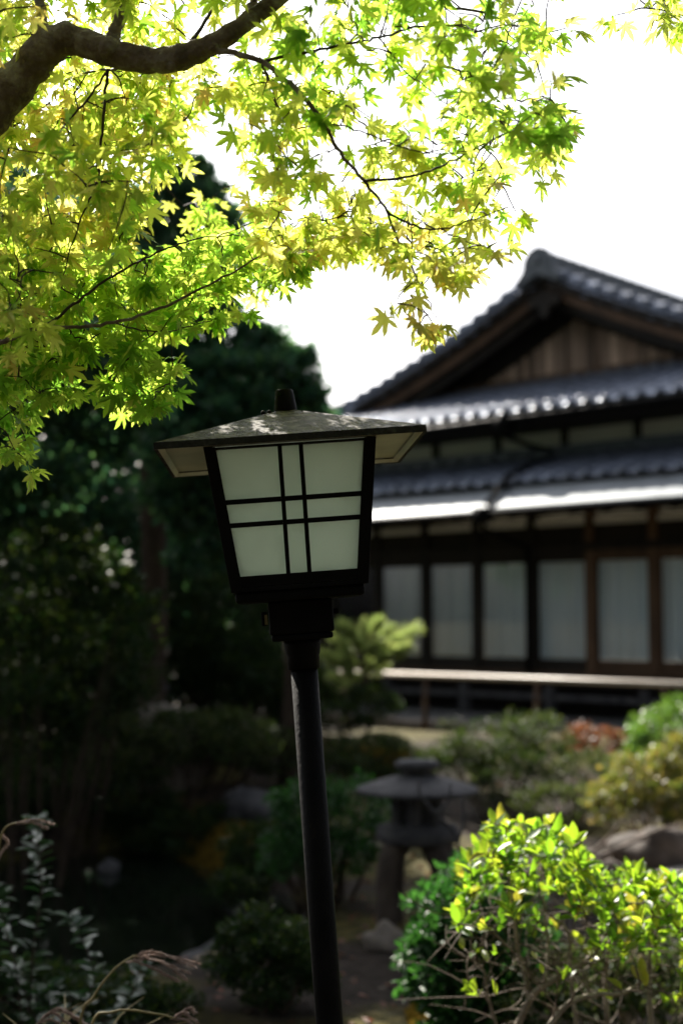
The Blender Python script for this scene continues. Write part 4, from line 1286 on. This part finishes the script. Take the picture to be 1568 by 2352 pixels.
shrub('azalea_shrub', 'sprawling sunlit yellow green azalea at the right edge below the clipped shrub', [bl(1480, 1790, 9.4, 100, 90, 60), bl(1560, 1760, 9.5, 90, 90, 60), bl(1420, 1840, 9.2, 70, 70, 45), bl(1590, 1850, 9.2, 110, 90, 60)], 7000, .04, MT['yellow_leaf'], stems=8, sr=.008)
shrub('azalea_shrub', 'brownish thin azalea between the red leaved plant and the yellow green azalea', [bl(1330, 1790, 10, 90, 80, 60), bl(1280, 1850, 9.6, 90, 80, 45)], 3000, .035, MT['mid_leaf'], stems=10, sr=.008, tint=(.5, 1))
shrub('red_leaf_plant', 'small plant with orange red leaves in front of the terrace', [bl(1370, 1700, 11.3, 50, 50, 32), bl(1330, 1690, 11.4, 30, 30, 25)], 700, .05, MT['red_leaf'], cat='plant', stems=5, sr=.006)
shrub('clipped_shrub', 'bright green rounded clipped shrub at the right edge by the terrace', [bl(1520, 1680, 11.6, 88, 90, 62), bl(1600, 1660, 11.7, 80, 80, 60)], 7000, .045, MT['green_leaf'], stems=4)

# light green small pine by the railing end: sprays of needles
pine = thing('small_pine', at(840, 1640, 14.2)[:2] + (hgt(.26, 14.2),), 'small bright green pine with feathery sprays right of the lamp neck', 'tree')
pz = pine.location
mb = MB()
mb.tube(catmull([(0, 0, -.05), (.03, 0, .4), (-.04, 0, .8), (0, 0, 1.0)], 4), frange(.022, .012, 13), 7, wob=.05)
mb.build('trunk', MT['trunk_dark'], pine, True)
sp_pos, sp_tip = [], []
for px, py in [(940, 1462), (935, 1490), (900, 1450), (870, 1435), (840, 1440), (800, 1450), (770, 1475), (820, 1480), (860, 1490), (890, 1510), (850, 1530), (790, 1510), (760, 1520), (830, 1460), (900, 1480), (800, 1545), (760, 1560), (880, 1530), (915, 1505), (955, 1450), (780, 1440), (720, 1500)]:
    e = rays(px, py, 14.2 + rnd.uniform(-.3, .3)) - pz
    s0 = Vector((0, 0, max(.12, e.z - .2)))
    mb = MB()
    path = catmull([tuple(s0), tuple(s0.lerp(e, .55) + Vector((0, 0, .02))), tuple(e)], 6)
    mb.tube(path, frange(.010, .003, len(path)), 5, wob=.05)
    mb.build('branch', MT['trunk_dark'], pine, True)
    d = (e - s0).normalized()
    for p in path[5:]:
        for k in range(26):
            sp_pos.append(np.array(p) + nr.normal(size=3) * .02)
            sp_tip.append(np.array(d) * .8 + nr.normal(size=3) * .5 + np.array((0, 0, .35)))
sp_pos, sp_tip = np.array(sp_pos), np.array(sp_tip)
put('needles', scatter('needles', NEEDLE[0], NEEDLE[1], sp_pos, frames(sp_tip, nr.normal(size=sp_tip.shape)), .085 + .03 * nr.random(len(sp_pos)), MT['pale_needle'], nr.random(len(sp_pos))), pine, kind='stuff')

# ------------------------------------------------------------------ glossy dark shrub and bright bush in the foreground right
shrub('glossy_shrub', 'dark glossy green shrub left of the sunlit bush', [bl(1050, 2110, 5.0, 100, 110, 95), bl(1110, 2030, 5.1, 80, 100, 70), bl(1030, 2240, 4.9, 95, 100, 110), bl(1140, 2180, 5.0, 120, 110, 130), bl(1090, 2330, 4.9, 130, 110, 90), bl(1010, 2170, 5.0, 60, 60, 50)],
      9000, .036, MT['gloss_leaf'], tmpl=OV, stems=5, up=.8, stem_m='trunk_dark')

bush = thing('sunlit_bush', (.80, 4.0, 0), 'sunlit yellow green bush with pale bare twigs at lower right, nearest shrub', 'bush')
bo = Vector((.80, 4.0, 0))
bt, br_ = MB(), []
tops = []
def crown_y(px):
    """upper outline of the bush in photo units"""
    pts = [(1040, 2060), (1090, 1960), (1120, 1900), (1190, 1880), (1280, 1895), (1330, 1960), (1370, 2000), (1480, 2000), (1568, 2010), (1700, 2010)]
    for (a, b), (c, d_) in zip(pts, pts[1:]):
        if a <= px <= c:
            return b + (d_ - b) * (px - a) / (c - a)
    return pts[0][1] if px < pts[0][0] else pts[-1][1]
for i in range(350):
    px = rnd.uniform(1050, 1700)
    cy = crown_y(px)
    py = cy + abs(rnd.gauss(0, 78)) + 4 - (rnd.random() < .14) * rnd.uniform(5, 42)
    if py > cy + 250:
        continue
    tops.append((rays(px, py, 4.0 + rnd.uniform(-.42, .42)) - bo, 0))
for i in range(40):
    tops.append((rays(rnd.uniform(1060, 1560), rnd.uniform(2080, 2300), 3.75 + rnd.uniform(-.2, .3)) - bo, 1))
bsk = []
for (path, r0, r1) in [
    ([(1160, 2420, 3.95), (1215, 2300, 3.93), (1250, 2265, 3.9), (1300, 2235, 3.9), (1360, 2195, 3.92), (1400, 2130, 3.95)], 9, 4),
    ([(1215, 2300, 3.93), (1205, 2240, 3.95), (1190, 2190, 4.0), (1180, 2100, 4.0), (1170, 2010, 4.0), (1180, 1950, 4.02)], 7, 2.5),
    ([(1250, 2265, 3.9), (1258, 2180, 3.95), (1250, 2100, 4.0), (1245, 2010, 4.05), (1250, 1940, 4.1)], 5, 2),
    ([(1230, 2400, 3.7), (1300, 2310, 3.72), (1370, 2285, 3.75), (1430, 2282, 3.78), (1500, 2240, 3.8)], 7, 3.5),
    ([(1500, 2420, 4.1), (1490, 2250, 4.1), (1500, 2120, 4.1), (1520, 2060, 4.1)], 8, 3),
    ([(1400, 2420, 4.2), (1390, 2250, 4.2), (1410, 2120, 4.2), (1430, 2050, 4.2)], 7, 3),
    ([(1330, 2420, 4.2), (1310, 2250, 4.2), (1290, 2120, 4.2), (1120, 2060, 4.2)], 6, 2),
    ([(1620, 2420, 4.0), (1610, 2200, 4.0), (1600, 2080, 4.0)], 8, 3),
    ([(1180, 2190, 4.0), (1130, 2140, 3.95), (1095, 2110, 3.9), (1070, 2100, 3.88)], 3, 1.5),
    ([(1160, 2420, 3.95), (1120, 2290, 3.9), (1110, 2230, 3.86), (1075, 2200, 3.84)], 4, 1.6)]:
    cp = catmull([tuple(rays(*p) - bo) for p in path], 5)
    mb = MB()
    mb.tube(cp, [(r0 + (r1 - r0) * i / (len(cp) - 1)) * 4 / F_PX for i in range(len(cp))], 7, wob=.08)
    mb.build('branch', MT['twig_pale'], bush, True)
    bsk += [np.array(p) for p in cp[3:]]
S = np.array(bsk)
lp, lt, ln_, ls, lc = [], [], [], [], []
dist = [float(np.min(np.linalg.norm(S - np.array(t[0]), axis=1))) for t in tops]
for oi in np.argsort(dist):
    T, low = tops[oi]
    T = np.array(T)
    dd = np.linalg.norm(S - T, axis=1) + .25 * np.maximum(0, S[:, 2] - T[2])
    B = S[int(np.argmin(dd))]
    v = T - B
    L = np.linalg.norm(v)
    cp = catmull([tuple(B), tuple(B + v * .5 + nr.normal(size=3) * L * .12), tuple(T)], 3)
    bt.tube(cp, frange(.0034, .0014, len(cp)), 4, cap=False)
    S = np.vstack([S, np.array(cp[2:])])
    dirn = v / (L + 1e-6) * .5 + np.array((0, 0, .8))
    dirn /= np.linalg.norm(dirn)
    yel = min(1, max(0, rnd.gauss(.34 if not low else .55, .25)))
    for q in range(rnd.choice((4, 5, 6, 8)) if not low else rnd.choice((0, 1, 2, 3))):
        a = q * 2.4 + rnd.uniform(-.4, .4)
        o1 = np.cross(dirn, np.array((1, .2, .1)))
        o1 /= np.linalg.norm(o1)
        o2 = np.cross(dirn, o1)
        out = o1 * math.cos(a) + o2 * math.sin(a)
        sp = rnd.uniform(.35, 1.0)
        tip = dirn * (1.15 - sp * .75) + out * sp
        lp.append(T - dirn * (.006 * q))
        lt.append(tip)
        ln_.append(dirn * sp - out * (1.1 - sp) + nr.normal(size=3) * .25)
        ls.append(rnd.uniform(.026, .060))
        lc.append(min(1, max(0, yel + rnd.gauss(0, .12))))
# dead twigs in the lower half
for i in range(170):
    p0 = S[rnd.randrange(len(bsk))]
    e = p0 + nr.normal(size=3) * np.array((.10, .10, .08)) + np.array((0, 0, .02))
    cp = catmull([tuple(p0), tuple((p0 + e) / 2 + nr.normal(size=3) * .02), tuple(e)], 3)
    bt.tube(cp, frange(.0028, .001, len(cp)), 4, cap=False)
bt.build('twig', MT['twig_mid'], bush, True, kind='stuff')
lp, lt, ln_, ls, lc = map(np.array, (lp, lt, ln_, ls, lc))
BF = frames(lt, ln_)
wy = lp + np.array(bo)
key = np.where((wy[:, 0] / wy[:, 1] < .255) & ((EYE - wy[:, 2]) / wy[:, 1] < .3), wy[:, 1] / ls, 1e9)
big = np.argsort(key)[:300]
OVS = [leaf_oval(.46, .12, .10), leaf_oval(.40, .30, .14), leaf_oval(.50, .02, .06)]
BLM = [np_mesh('leaf', OVS[i % 3][0], OVS[i % 3][1], MT['bush_leaf'], np.full(len(OVS[0][0]), (i // 3 + .5) / 4), True) for i in range(12)]
for i in big:
    f = BF[i] * ls[i]
    M = Matrix(((f[0, 0], f[0, 1], f[0, 2], lp[i, 0]), (f[1, 0], f[1, 1], f[1, 2], lp[i, 1]), (f[2, 0], f[2, 1], f[2, 2], lp[i, 2]), (0, 0, 0, 1)))
    put('leaf', BLM[min(3, int(lc[i] * 4)) * 3 + int(i) % 3], bush, M)
rest = np.setdiff1d(np.arange(len(lp)), big)
put('foliage', scatter('foliage', OVS[0][0], OVS[0][1], lp[rest], BF[rest], ls[rest], MT['bush_leaf'], lc[rest], True), bush, kind='stuff')

shrub('undergrowth_shrub', 'thin dim undergrowth shrub behind the twiggy base of the sunlit bush', [bl(1330, 2260, 4.8, 120, 100, 80), bl(1480, 2230, 4.9, 130, 110, 90), bl(1580, 2300, 4.7, 110, 100, 90), bl(1250, 2330, 4.6, 100, 90, 60)], 2600, .034, MT['mid_leaf'], tmpl=OV, stems=14, sr=.006, up=.7)
# fallen leaves and moss on the ground
n = 2600
fx, fy = nr.uniform(-3.5, 3.5, n), nr.uniform(3.2, 12, n)
ok = np.array([hgt(a, b) > -.1 for a, b in zip(fx, fy)])
fx, fy = fx[ok], fy[ok]
fp = np.stack([fx, fy, np.array([hgt(a, b) + .012 for a, b in zip(fx, fy)])], axis=1)
put('fallen_leaves', scatter('fallen_leaves', TPL[3][0], TPL[3][1], fp, frames(nr.normal(size=fp.shape) * np.array((1, 1, .2)), np.array((0, 0, 1.)) + nr.normal(size=fp.shape) * .25), nr.uniform(.022, .04, len(fp)), MT['red_leaf'], nr.random(len(fp))), kind='stuff')
def moss(px, py, Y, rx, ry, h):
    c = rays(px, py, Y)
    P = []
    for i in range(5200):
        a, r = rnd.uniform(0, 6.283), math.sqrt(rnd.random())
        x, y = c.x + rx * r * math.cos(a), c.y + ry * r * math.sin(a)
        P.append((x, y, hgt(x, y) + h * (1 - r * r) + rnd.uniform(-.01, .015)))
    P = np.array(P)
    T = nr.normal(size=P.shape) * .5 + np.array((0, 0, 1.))
    return put('moss', scatter('moss', SM[0], SM[1], P, frames(T, nr.normal(size=P.shape)), nr.uniform(.02, .04, len(P)), MT['moss'], nr.random(len(P))), kind='stuff')
moss(475, 1870, 9.9, .34, .5, .10)
moss(890, 1700, 12.8, .55, .6, .10)
moss(1010, 2290, 5.35, .12, .3, .03)

# ------------------------------------------------------------------ leafy plant and plumes at lower left
def stem_plant(label, stems, leaf, name='leafy_plant', mat='gloss_leaf'):
    x, y = stems[0][0][0], stems[0][0][1]
    t = thing(name, (x, y, hgt(x, y)), label, 'plant', 'leafy plants at the lower left')
    z0 = t.location
    p_, t_, n_, s_ = [], [], [], []
    for st in stems:
        cp = catmull([tuple(Vector(p) - z0) for p in st], 8)
        mb = MB(); mb.tube(cp, frange(.005, .0015, len(cp)), 6); mb.build('stem', MT['twig'], t, True)
        for i, p in enumerate(cp):
            if i < 3:
                continue
            for k in range(2 if i < len(cp) - 4 else 4):
                a = i * 2.4 + k * 2.1
                o = np.array((math.cos(a), math.sin(a), .35))
                p_.append(np.array(p)); t_.append(o + nr.normal(size=3) * .15); n_.append(np.array((0, 0, 1)) + nr.normal(size=3) * .3); s_.append(leaf * rnd.uniform(.7, 1.2))
    for i in range(len(p_)):
        f = frames(np.array([t_[i]]), np.array([n_[i]]))[0] * s_[i]
        put('leaf', PLM[i % 3], t, Matrix(((f[0, 0], f[0, 1], f[0, 2], p_[i][0]), (f[1, 0], f[1, 1], f[1, 2], p_[i][1]), (f[2, 0], f[2, 1], f[2, 2], p_[i][2]), (0, 0, 0, 1))))
    return t
PLM = [np_mesh('leaf', OVS[i][0], OVS[i][1], MT['plant_leaf'], np.full(len(OVS[0][0]), .2 + .3 * i), True) for i in range(3)]
stem_plant('tall upright leafy plant at the left edge beside the pond, topmost of its neighbours',
           [[at(60, 2500, 4.7), at(75, 2200, 4.7), at(95, 2050, 4.7), at(85, 1960, 4.7), at(90, 1880, 4.7)],
            [at(60, 2500, 4.7), at(40, 2250, 4.7), at(10, 2120, 4.7), at(-15, 2040, 4.7)]], .062)
stem_plant('shorter spreading leafy plant at the lower left behind the plumes',
           [[at(150, 2600, 4.7), at(190, 2350, 4.7), at(215, 2230, 4.7), at(160, 2110, 4.7)],
            [at(150, 2600, 4.7), at(230, 2380, 4.7), at(300, 2290, 4.7), at(320, 2220, 4.7)],
            [at(150, 2600, 4.7), at(100, 2400, 4.7), at(60, 2290, 4.7), at(30, 2230, 4.7)],
            [at(150, 2600, 4.7), at(150, 2420, 4.7), at(120, 2330, 4.7), at(110, 2270, 4.7)]], .062)
plumes = [
    ('arching pampas plume in front of the dark pond, the most complete one', [(150, 2700), (180, 2380), (215, 2290), (265, 2225), (310, 2195)], [[(310, 2195), (360, 2190), (440, 2218)], [(310, 2198), (370, 2210), (420, 2245)], [(300, 2205), (350, 2225), (400, 2250)], [(285, 2212), (350, 2206), (425, 2232)], [(300, 2200), (370, 2195), (448, 2212)]]),
    ('pampas plume cut by the bottom left corner of the view', [(20, 2800), (40, 2480), (70, 2380), (100, 2340)], [[(100, 2340), (130, 2320), (180, 2340)], [(90, 2345), (120, 2330), (160, 2355)], [(80, 2355), (120, 2345), (150, 2375)], [(95, 2340), (140, 2322), (190, 2350)]]),
    ('reddish pampas plume on a flat stalk along the bottom edge', [(150, 2750), (200, 2400), (260, 2325), (360, 2330), (400, 2340)], [[(400, 2340), (420, 2330), (448, 2345)], [(390, 2342), (425, 2345), (450, 2365)], [(395, 2340), (430, 2320), (445, 2325)]]),
    ('bent brown pampas plume at the left edge above the leafy plant', [(-60, 2700), (-30, 2150), (-5, 1960), (10, 1905), (40, 1890)], [[(40, 1890), (80, 1884), (115, 1892)], [(0, 1920), (15, 1935), (-10, 1980)], [(30, 1893), (70, 1890), (100, 1900)]]),
]
for lab, st, hairs in plumes:
    Y = 3.4 if 'flat' not in lab else 3.3
    b = at(st[0][0], st[0][1], Y)
    zb = hgt(b[0], b[1])
    t = thing('pampas_grass', (b[0], b[1], zb), lab, 'grass plume', 'pampas plumes at the lower left')
    z0 = t.location
    cp = catmull([(0, 0, 0)] + [tuple(Vector(at(p[0], p[1], Y)) - z0) for p in st[1:]], 6)
    mb = MB(); mb.tube(cp, frange(.004, .002, len(cp)), 6); mb.build('stalk', MT['stalk'], t, True)
    P_, T_ = [], []
    for h in hairs:
        hp = catmull([tuple(Vector(at(p[0], p[1], Y + rnd.uniform(-.03, .03))) - z0) for p in h], 9)
        mb = MB(); mb.tube(hp, frange(.0012, .0005, len(hp)), 4, cap=False); mb.build('spikelet', MT['stalk'], t, True)
        for i in range(1, len(hp)):
            d = np.array(hp[i]) - np.array(hp[i - 1])
            d /= np.linalg.norm(d)
            for k in range(16):
                P_.append(np.array(hp[i - 1]) + (np.array(hp[i]) - np.array(hp[i - 1])) * rnd.random())
                T_.append(d + nr.normal(size=3) * .13)
    P_, T_ = np.array(P_), np.array(T_)
    put('plume', scatter('plume', NEEDLE[0], NEEDLE[1], P_, frames(T_, nr.normal(size=T_.shape)), .013 + .008 * nr.random(len(P_)), MT['plume'], nr.random(len(P_))), t, kind='stuff')
    # long leaf blades
    for k in range(3):
        a = rnd.uniform(0, 6.28)
        pts = [(0, 0, 0), (math.cos(a) * .05, math.sin(a) * .05, .3), (math.cos(a) * .16, math.sin(a) * .16, .5), (math.cos(a) * .3, math.sin(a) * .3, .55)]
        c2 = catmull(pts, 4)
        mb = MB()
        sd = Vector((-math.sin(a), math.cos(a), 0))
        for i, p in enumerate(c2):
            w = .006 * (1 - i / len(c2)) + .0008
            mb.v += [tuple(Vector(p) - sd * w), tuple(Vector(p) + Vector((0, 0, -.002))), tuple(Vector(p) + sd * w)]
        for i in range(len(c2) - 1):
            mb.f += [(3 * i, 3 * i + 1, 3 * i + 4, 3 * i + 3), (3 * i + 1, 3 * i + 2, 3 * i + 5, 3 * i + 4)]
        mb.build('blade', MT['stalk'], t, True)

# ------------------------------------------------------------------ stone lanterns
def legs_ring(mb, R0, R1, z0, z1, w):
    pass
def snow_lantern(x, y, label):
    t = thing('stone_lantern', (x, y, hgt(x, y)), label, 'stone lantern', None)
    t.scale = (1.0, 1.0, 1.2)
    for k in range(4):
        a = R(35 + 90 * k)
        cp = catmull([(.20 * math.cos(a), .20 * math.sin(a), -.05), (.20 * math.cos(a), .20 * math.sin(a), .15), (.185 * math.cos(a), .185 * math.sin(a), .285), (.11 * math.cos(a), .11 * math.sin(a), .37)], 4)
        mb = MB(); mb.tube(cp, [.05] * 5 + [.055] * 4 + [.06] * 4, 8, wob=.04); mb.build('leg', MT['rock'], t, True)
    mb = MB(); mb.lathe([(.12, .35), (.20, .362), (.215, .39), (.205, .425), (.14, .44)], 28); mb.build('platform', MT['stone'], t, True)
    mb = MB()
    for k in range(6):
        a = R(60 * k + 20)
        mb.tube([(.115 * math.cos(a), .115 * math.sin(a), .44), (.115 * math.cos(a), .115 * math.sin(a), .565)], .028, 6)
    mb.lathe([(.07, .44), (.07, .565)], 12)
    mb.build('fire_box', MT['stone'], t)
    mb = MB(); mb.lathe([(.13, .568), (.28, .566), (.312, .570), (.315, .580), (.30, .590), (.20, .618), (.12, .636), (.085, .642)], 36); mb.build('roof', MT['stone'], t, True)
    mb = MB(); mb.lathe([(.075, .641), (.075, .664), (.11, .669), (.118, .69), (.10, .702), (.04, .708)], 24); mb.build('cap', MT['stone'], t, True)
    return t
x, y = at(955, 2100, 7.0)[:2]
snow_lantern(x + .01, y, 'low stone snow viewing lantern with a wide round roof beside the lamp post')
x, y = at(335, 1640, 12.3)[:2]
t = thing('stone_lantern', (x, y, hgt(x, y)), 'dim domed stone lantern with a small knob among the shrubs left of the lamp', 'stone lantern')
mb = MB(); mb.lathe([(.22, -.05), (.22, .12), (.12, .16), (.11, .62), (.13, .66)], 20); mb.build('pedestal', MT['stone'], t, True)
mb = MB(); mb.lathe([(.12, .66), (.20, .72), (.20, .78), (.13, .80)], 6); mb.build('platform', MT['stone'], t)
mb = MB(); mb.lathe([(.11, .80), (.115, 1.02)], 6); mb.build('fire_box', MT['stone'], t)
mb = MB(); mb.lathe([(.14, 1.02), (.205, 1.035), (.20, 1.09), (.165, 1.2), (.11, 1.28), (.05, 1.31)], 20); mb.build('roof', MT['pale_rock'], t, True)
mb = MB(); mb.lathe([(.03, 1.30), (.055, 1.34), (.058, 1.38), (.03, 1.42), (.005, 1.435)], 14); mb.build('finial', MT['pale_rock'], t, True)

# ------------------------------------------------------------------ rocks
def rock(label, px, py, Y, rx, ry, rz, m, name='garden_rock', seed=0, flat=.0):
    c = rays(px, py, Y)
    q = random.Random(seed)
    ph = [q.uniform(0, 6) for _ in range(6)]
    mb = MB()
    nu, nv = 18, 11
    for j in range(nv + 1):
        th = math.pi * j / nv
        for i in range(nu):
            a = 2 * math.pi * i / nu
            d = Vector((math.sin(th) * math.cos(a), math.sin(th) * math.sin(a), math.cos(th)))
            k = 1 + .18 * math.sin(2.3 * d.x * 2 + ph[0]) * math.sin(2 * d.y * 2 + ph[1]) + .12 * math.sin(5 * d.z + ph[2] + 3 * d.x) + .05 * math.sin(11 * d.x + ph[3]) * math.sin(9 * d.y + ph[4])
            z = d.z * k
            if flat:
                z = min(flat + .04 * math.sin(5 * d.x + ph[5]), z)
            mb.v.append((d.x * k * rx, d.y * k * ry, z * rz))
    for j in range(nv):
        for i in range(nu):
            i2 = (i + 1) % nu
            mb.f.append((j * nu + i, (j + 1) * nu + i, (j + 1) * nu + i2, j * nu + i2))
    o = mb.build(name, m, None, True)
    o.location = (c.x, c.y, max(hgt(c.x, c.y), WATER_Z) + rz * .35)
    return tag(o, label, 'rock', 'rocks set around the pond')
rock('flat topped pale stone slab among the dark shrubs under the domed lantern', 380, 1640, 11.6, .30, .22, .72, MT['pale_rock'], seed=1, flat=.6)
rock('grey slanting rock left of the lamp post on the mossy bank', 570, 1810, 10.4, .22, .16, .18, MT['stone'], seed=2)
rock('reddish brown boulder at the right behind the sunlit bush', 1500, 1945, 8.2, .26, .2, .17, MT['rock'], seed=3)
rock('pale sharp stone at the foot of the low stone lantern', 880, 2090, 6.6, .10, .08, .08, MT['pale_rock'], seed=4)
rock('low dark rock at the pond edge left of the lamp post base', 560, 2110, 7.0, .28, .2, .12, MT['stone'], seed=5)
rock('small white flecked rock across the pond', 250, 2000, 9.6, .08, .07, .06, MT['stone'], seed=6)
rock('pale grey rock bordering the gravel at the right', 1400, 2000, 7.2, .16, .12, .10, MT['pale_rock'], seed=9)
rock('brown rock beside the dry branches', 1340, 1960, 7.8, .2, .15, .14, MT['rock'], seed=10)

# dry fallen branches by the rocks, bare shrub before the lantern
dry = thing('dry_branch', at(1330, 2030, 7.2)[:2] + (hgt(1.27, 7.2),), 'tangle of grey dry branches on the ground behind the sunlit bush', 'branch')
z0 = dry.location
for pts in ([(1240, 2010), (1330, 1985), (1420, 1950), (1520, 1905), (1600, 1890)], [(1280, 2030), (1360, 1960), (1400, 1920), (1430, 1880)], [(1330, 1985), (1390, 1990), (1460, 1985)], [(1260, 1990), (1300, 1940), (1310, 1900)], [(1380, 1975), (1450, 1935), (1490, 1930)]):
    cp = catmull([tuple(Vector(at(a, b, 7.1 + .2 * rnd.random())) - z0) for a, b in pts], 5)
    mb = MB(); mb.tube(cp, frange(.014, .005, len(cp)), 6, wob=.1); mb.build('limb', MT['dry'], dry, True)
bare = thing('bare_shrub', at(1080, 2100, 6.2)[:2] + (hgt(.6, 6.2),), 'thin bare grey stem crossing in front of the low stone lantern', 'shrub')
z0 = bare.location
for pts in ([(1100, 2180), (1050, 1935), (1000, 1870), (965, 1825), (962, 1790)], [(1050, 1935), (1065, 1880), (1060, 1830)], [(1000, 1870), (1030, 1840), (1035, 1800)]):
    cp = catmull([tuple(Vector(at(a, b, 6.2)) - z0) for a, b in pts], 5)
    mb = MB(); mb.tube(cp, frange(.010, .004, len(cp)), 6, wob=.08); mb.build('stem', MT['stone'], bare, True)
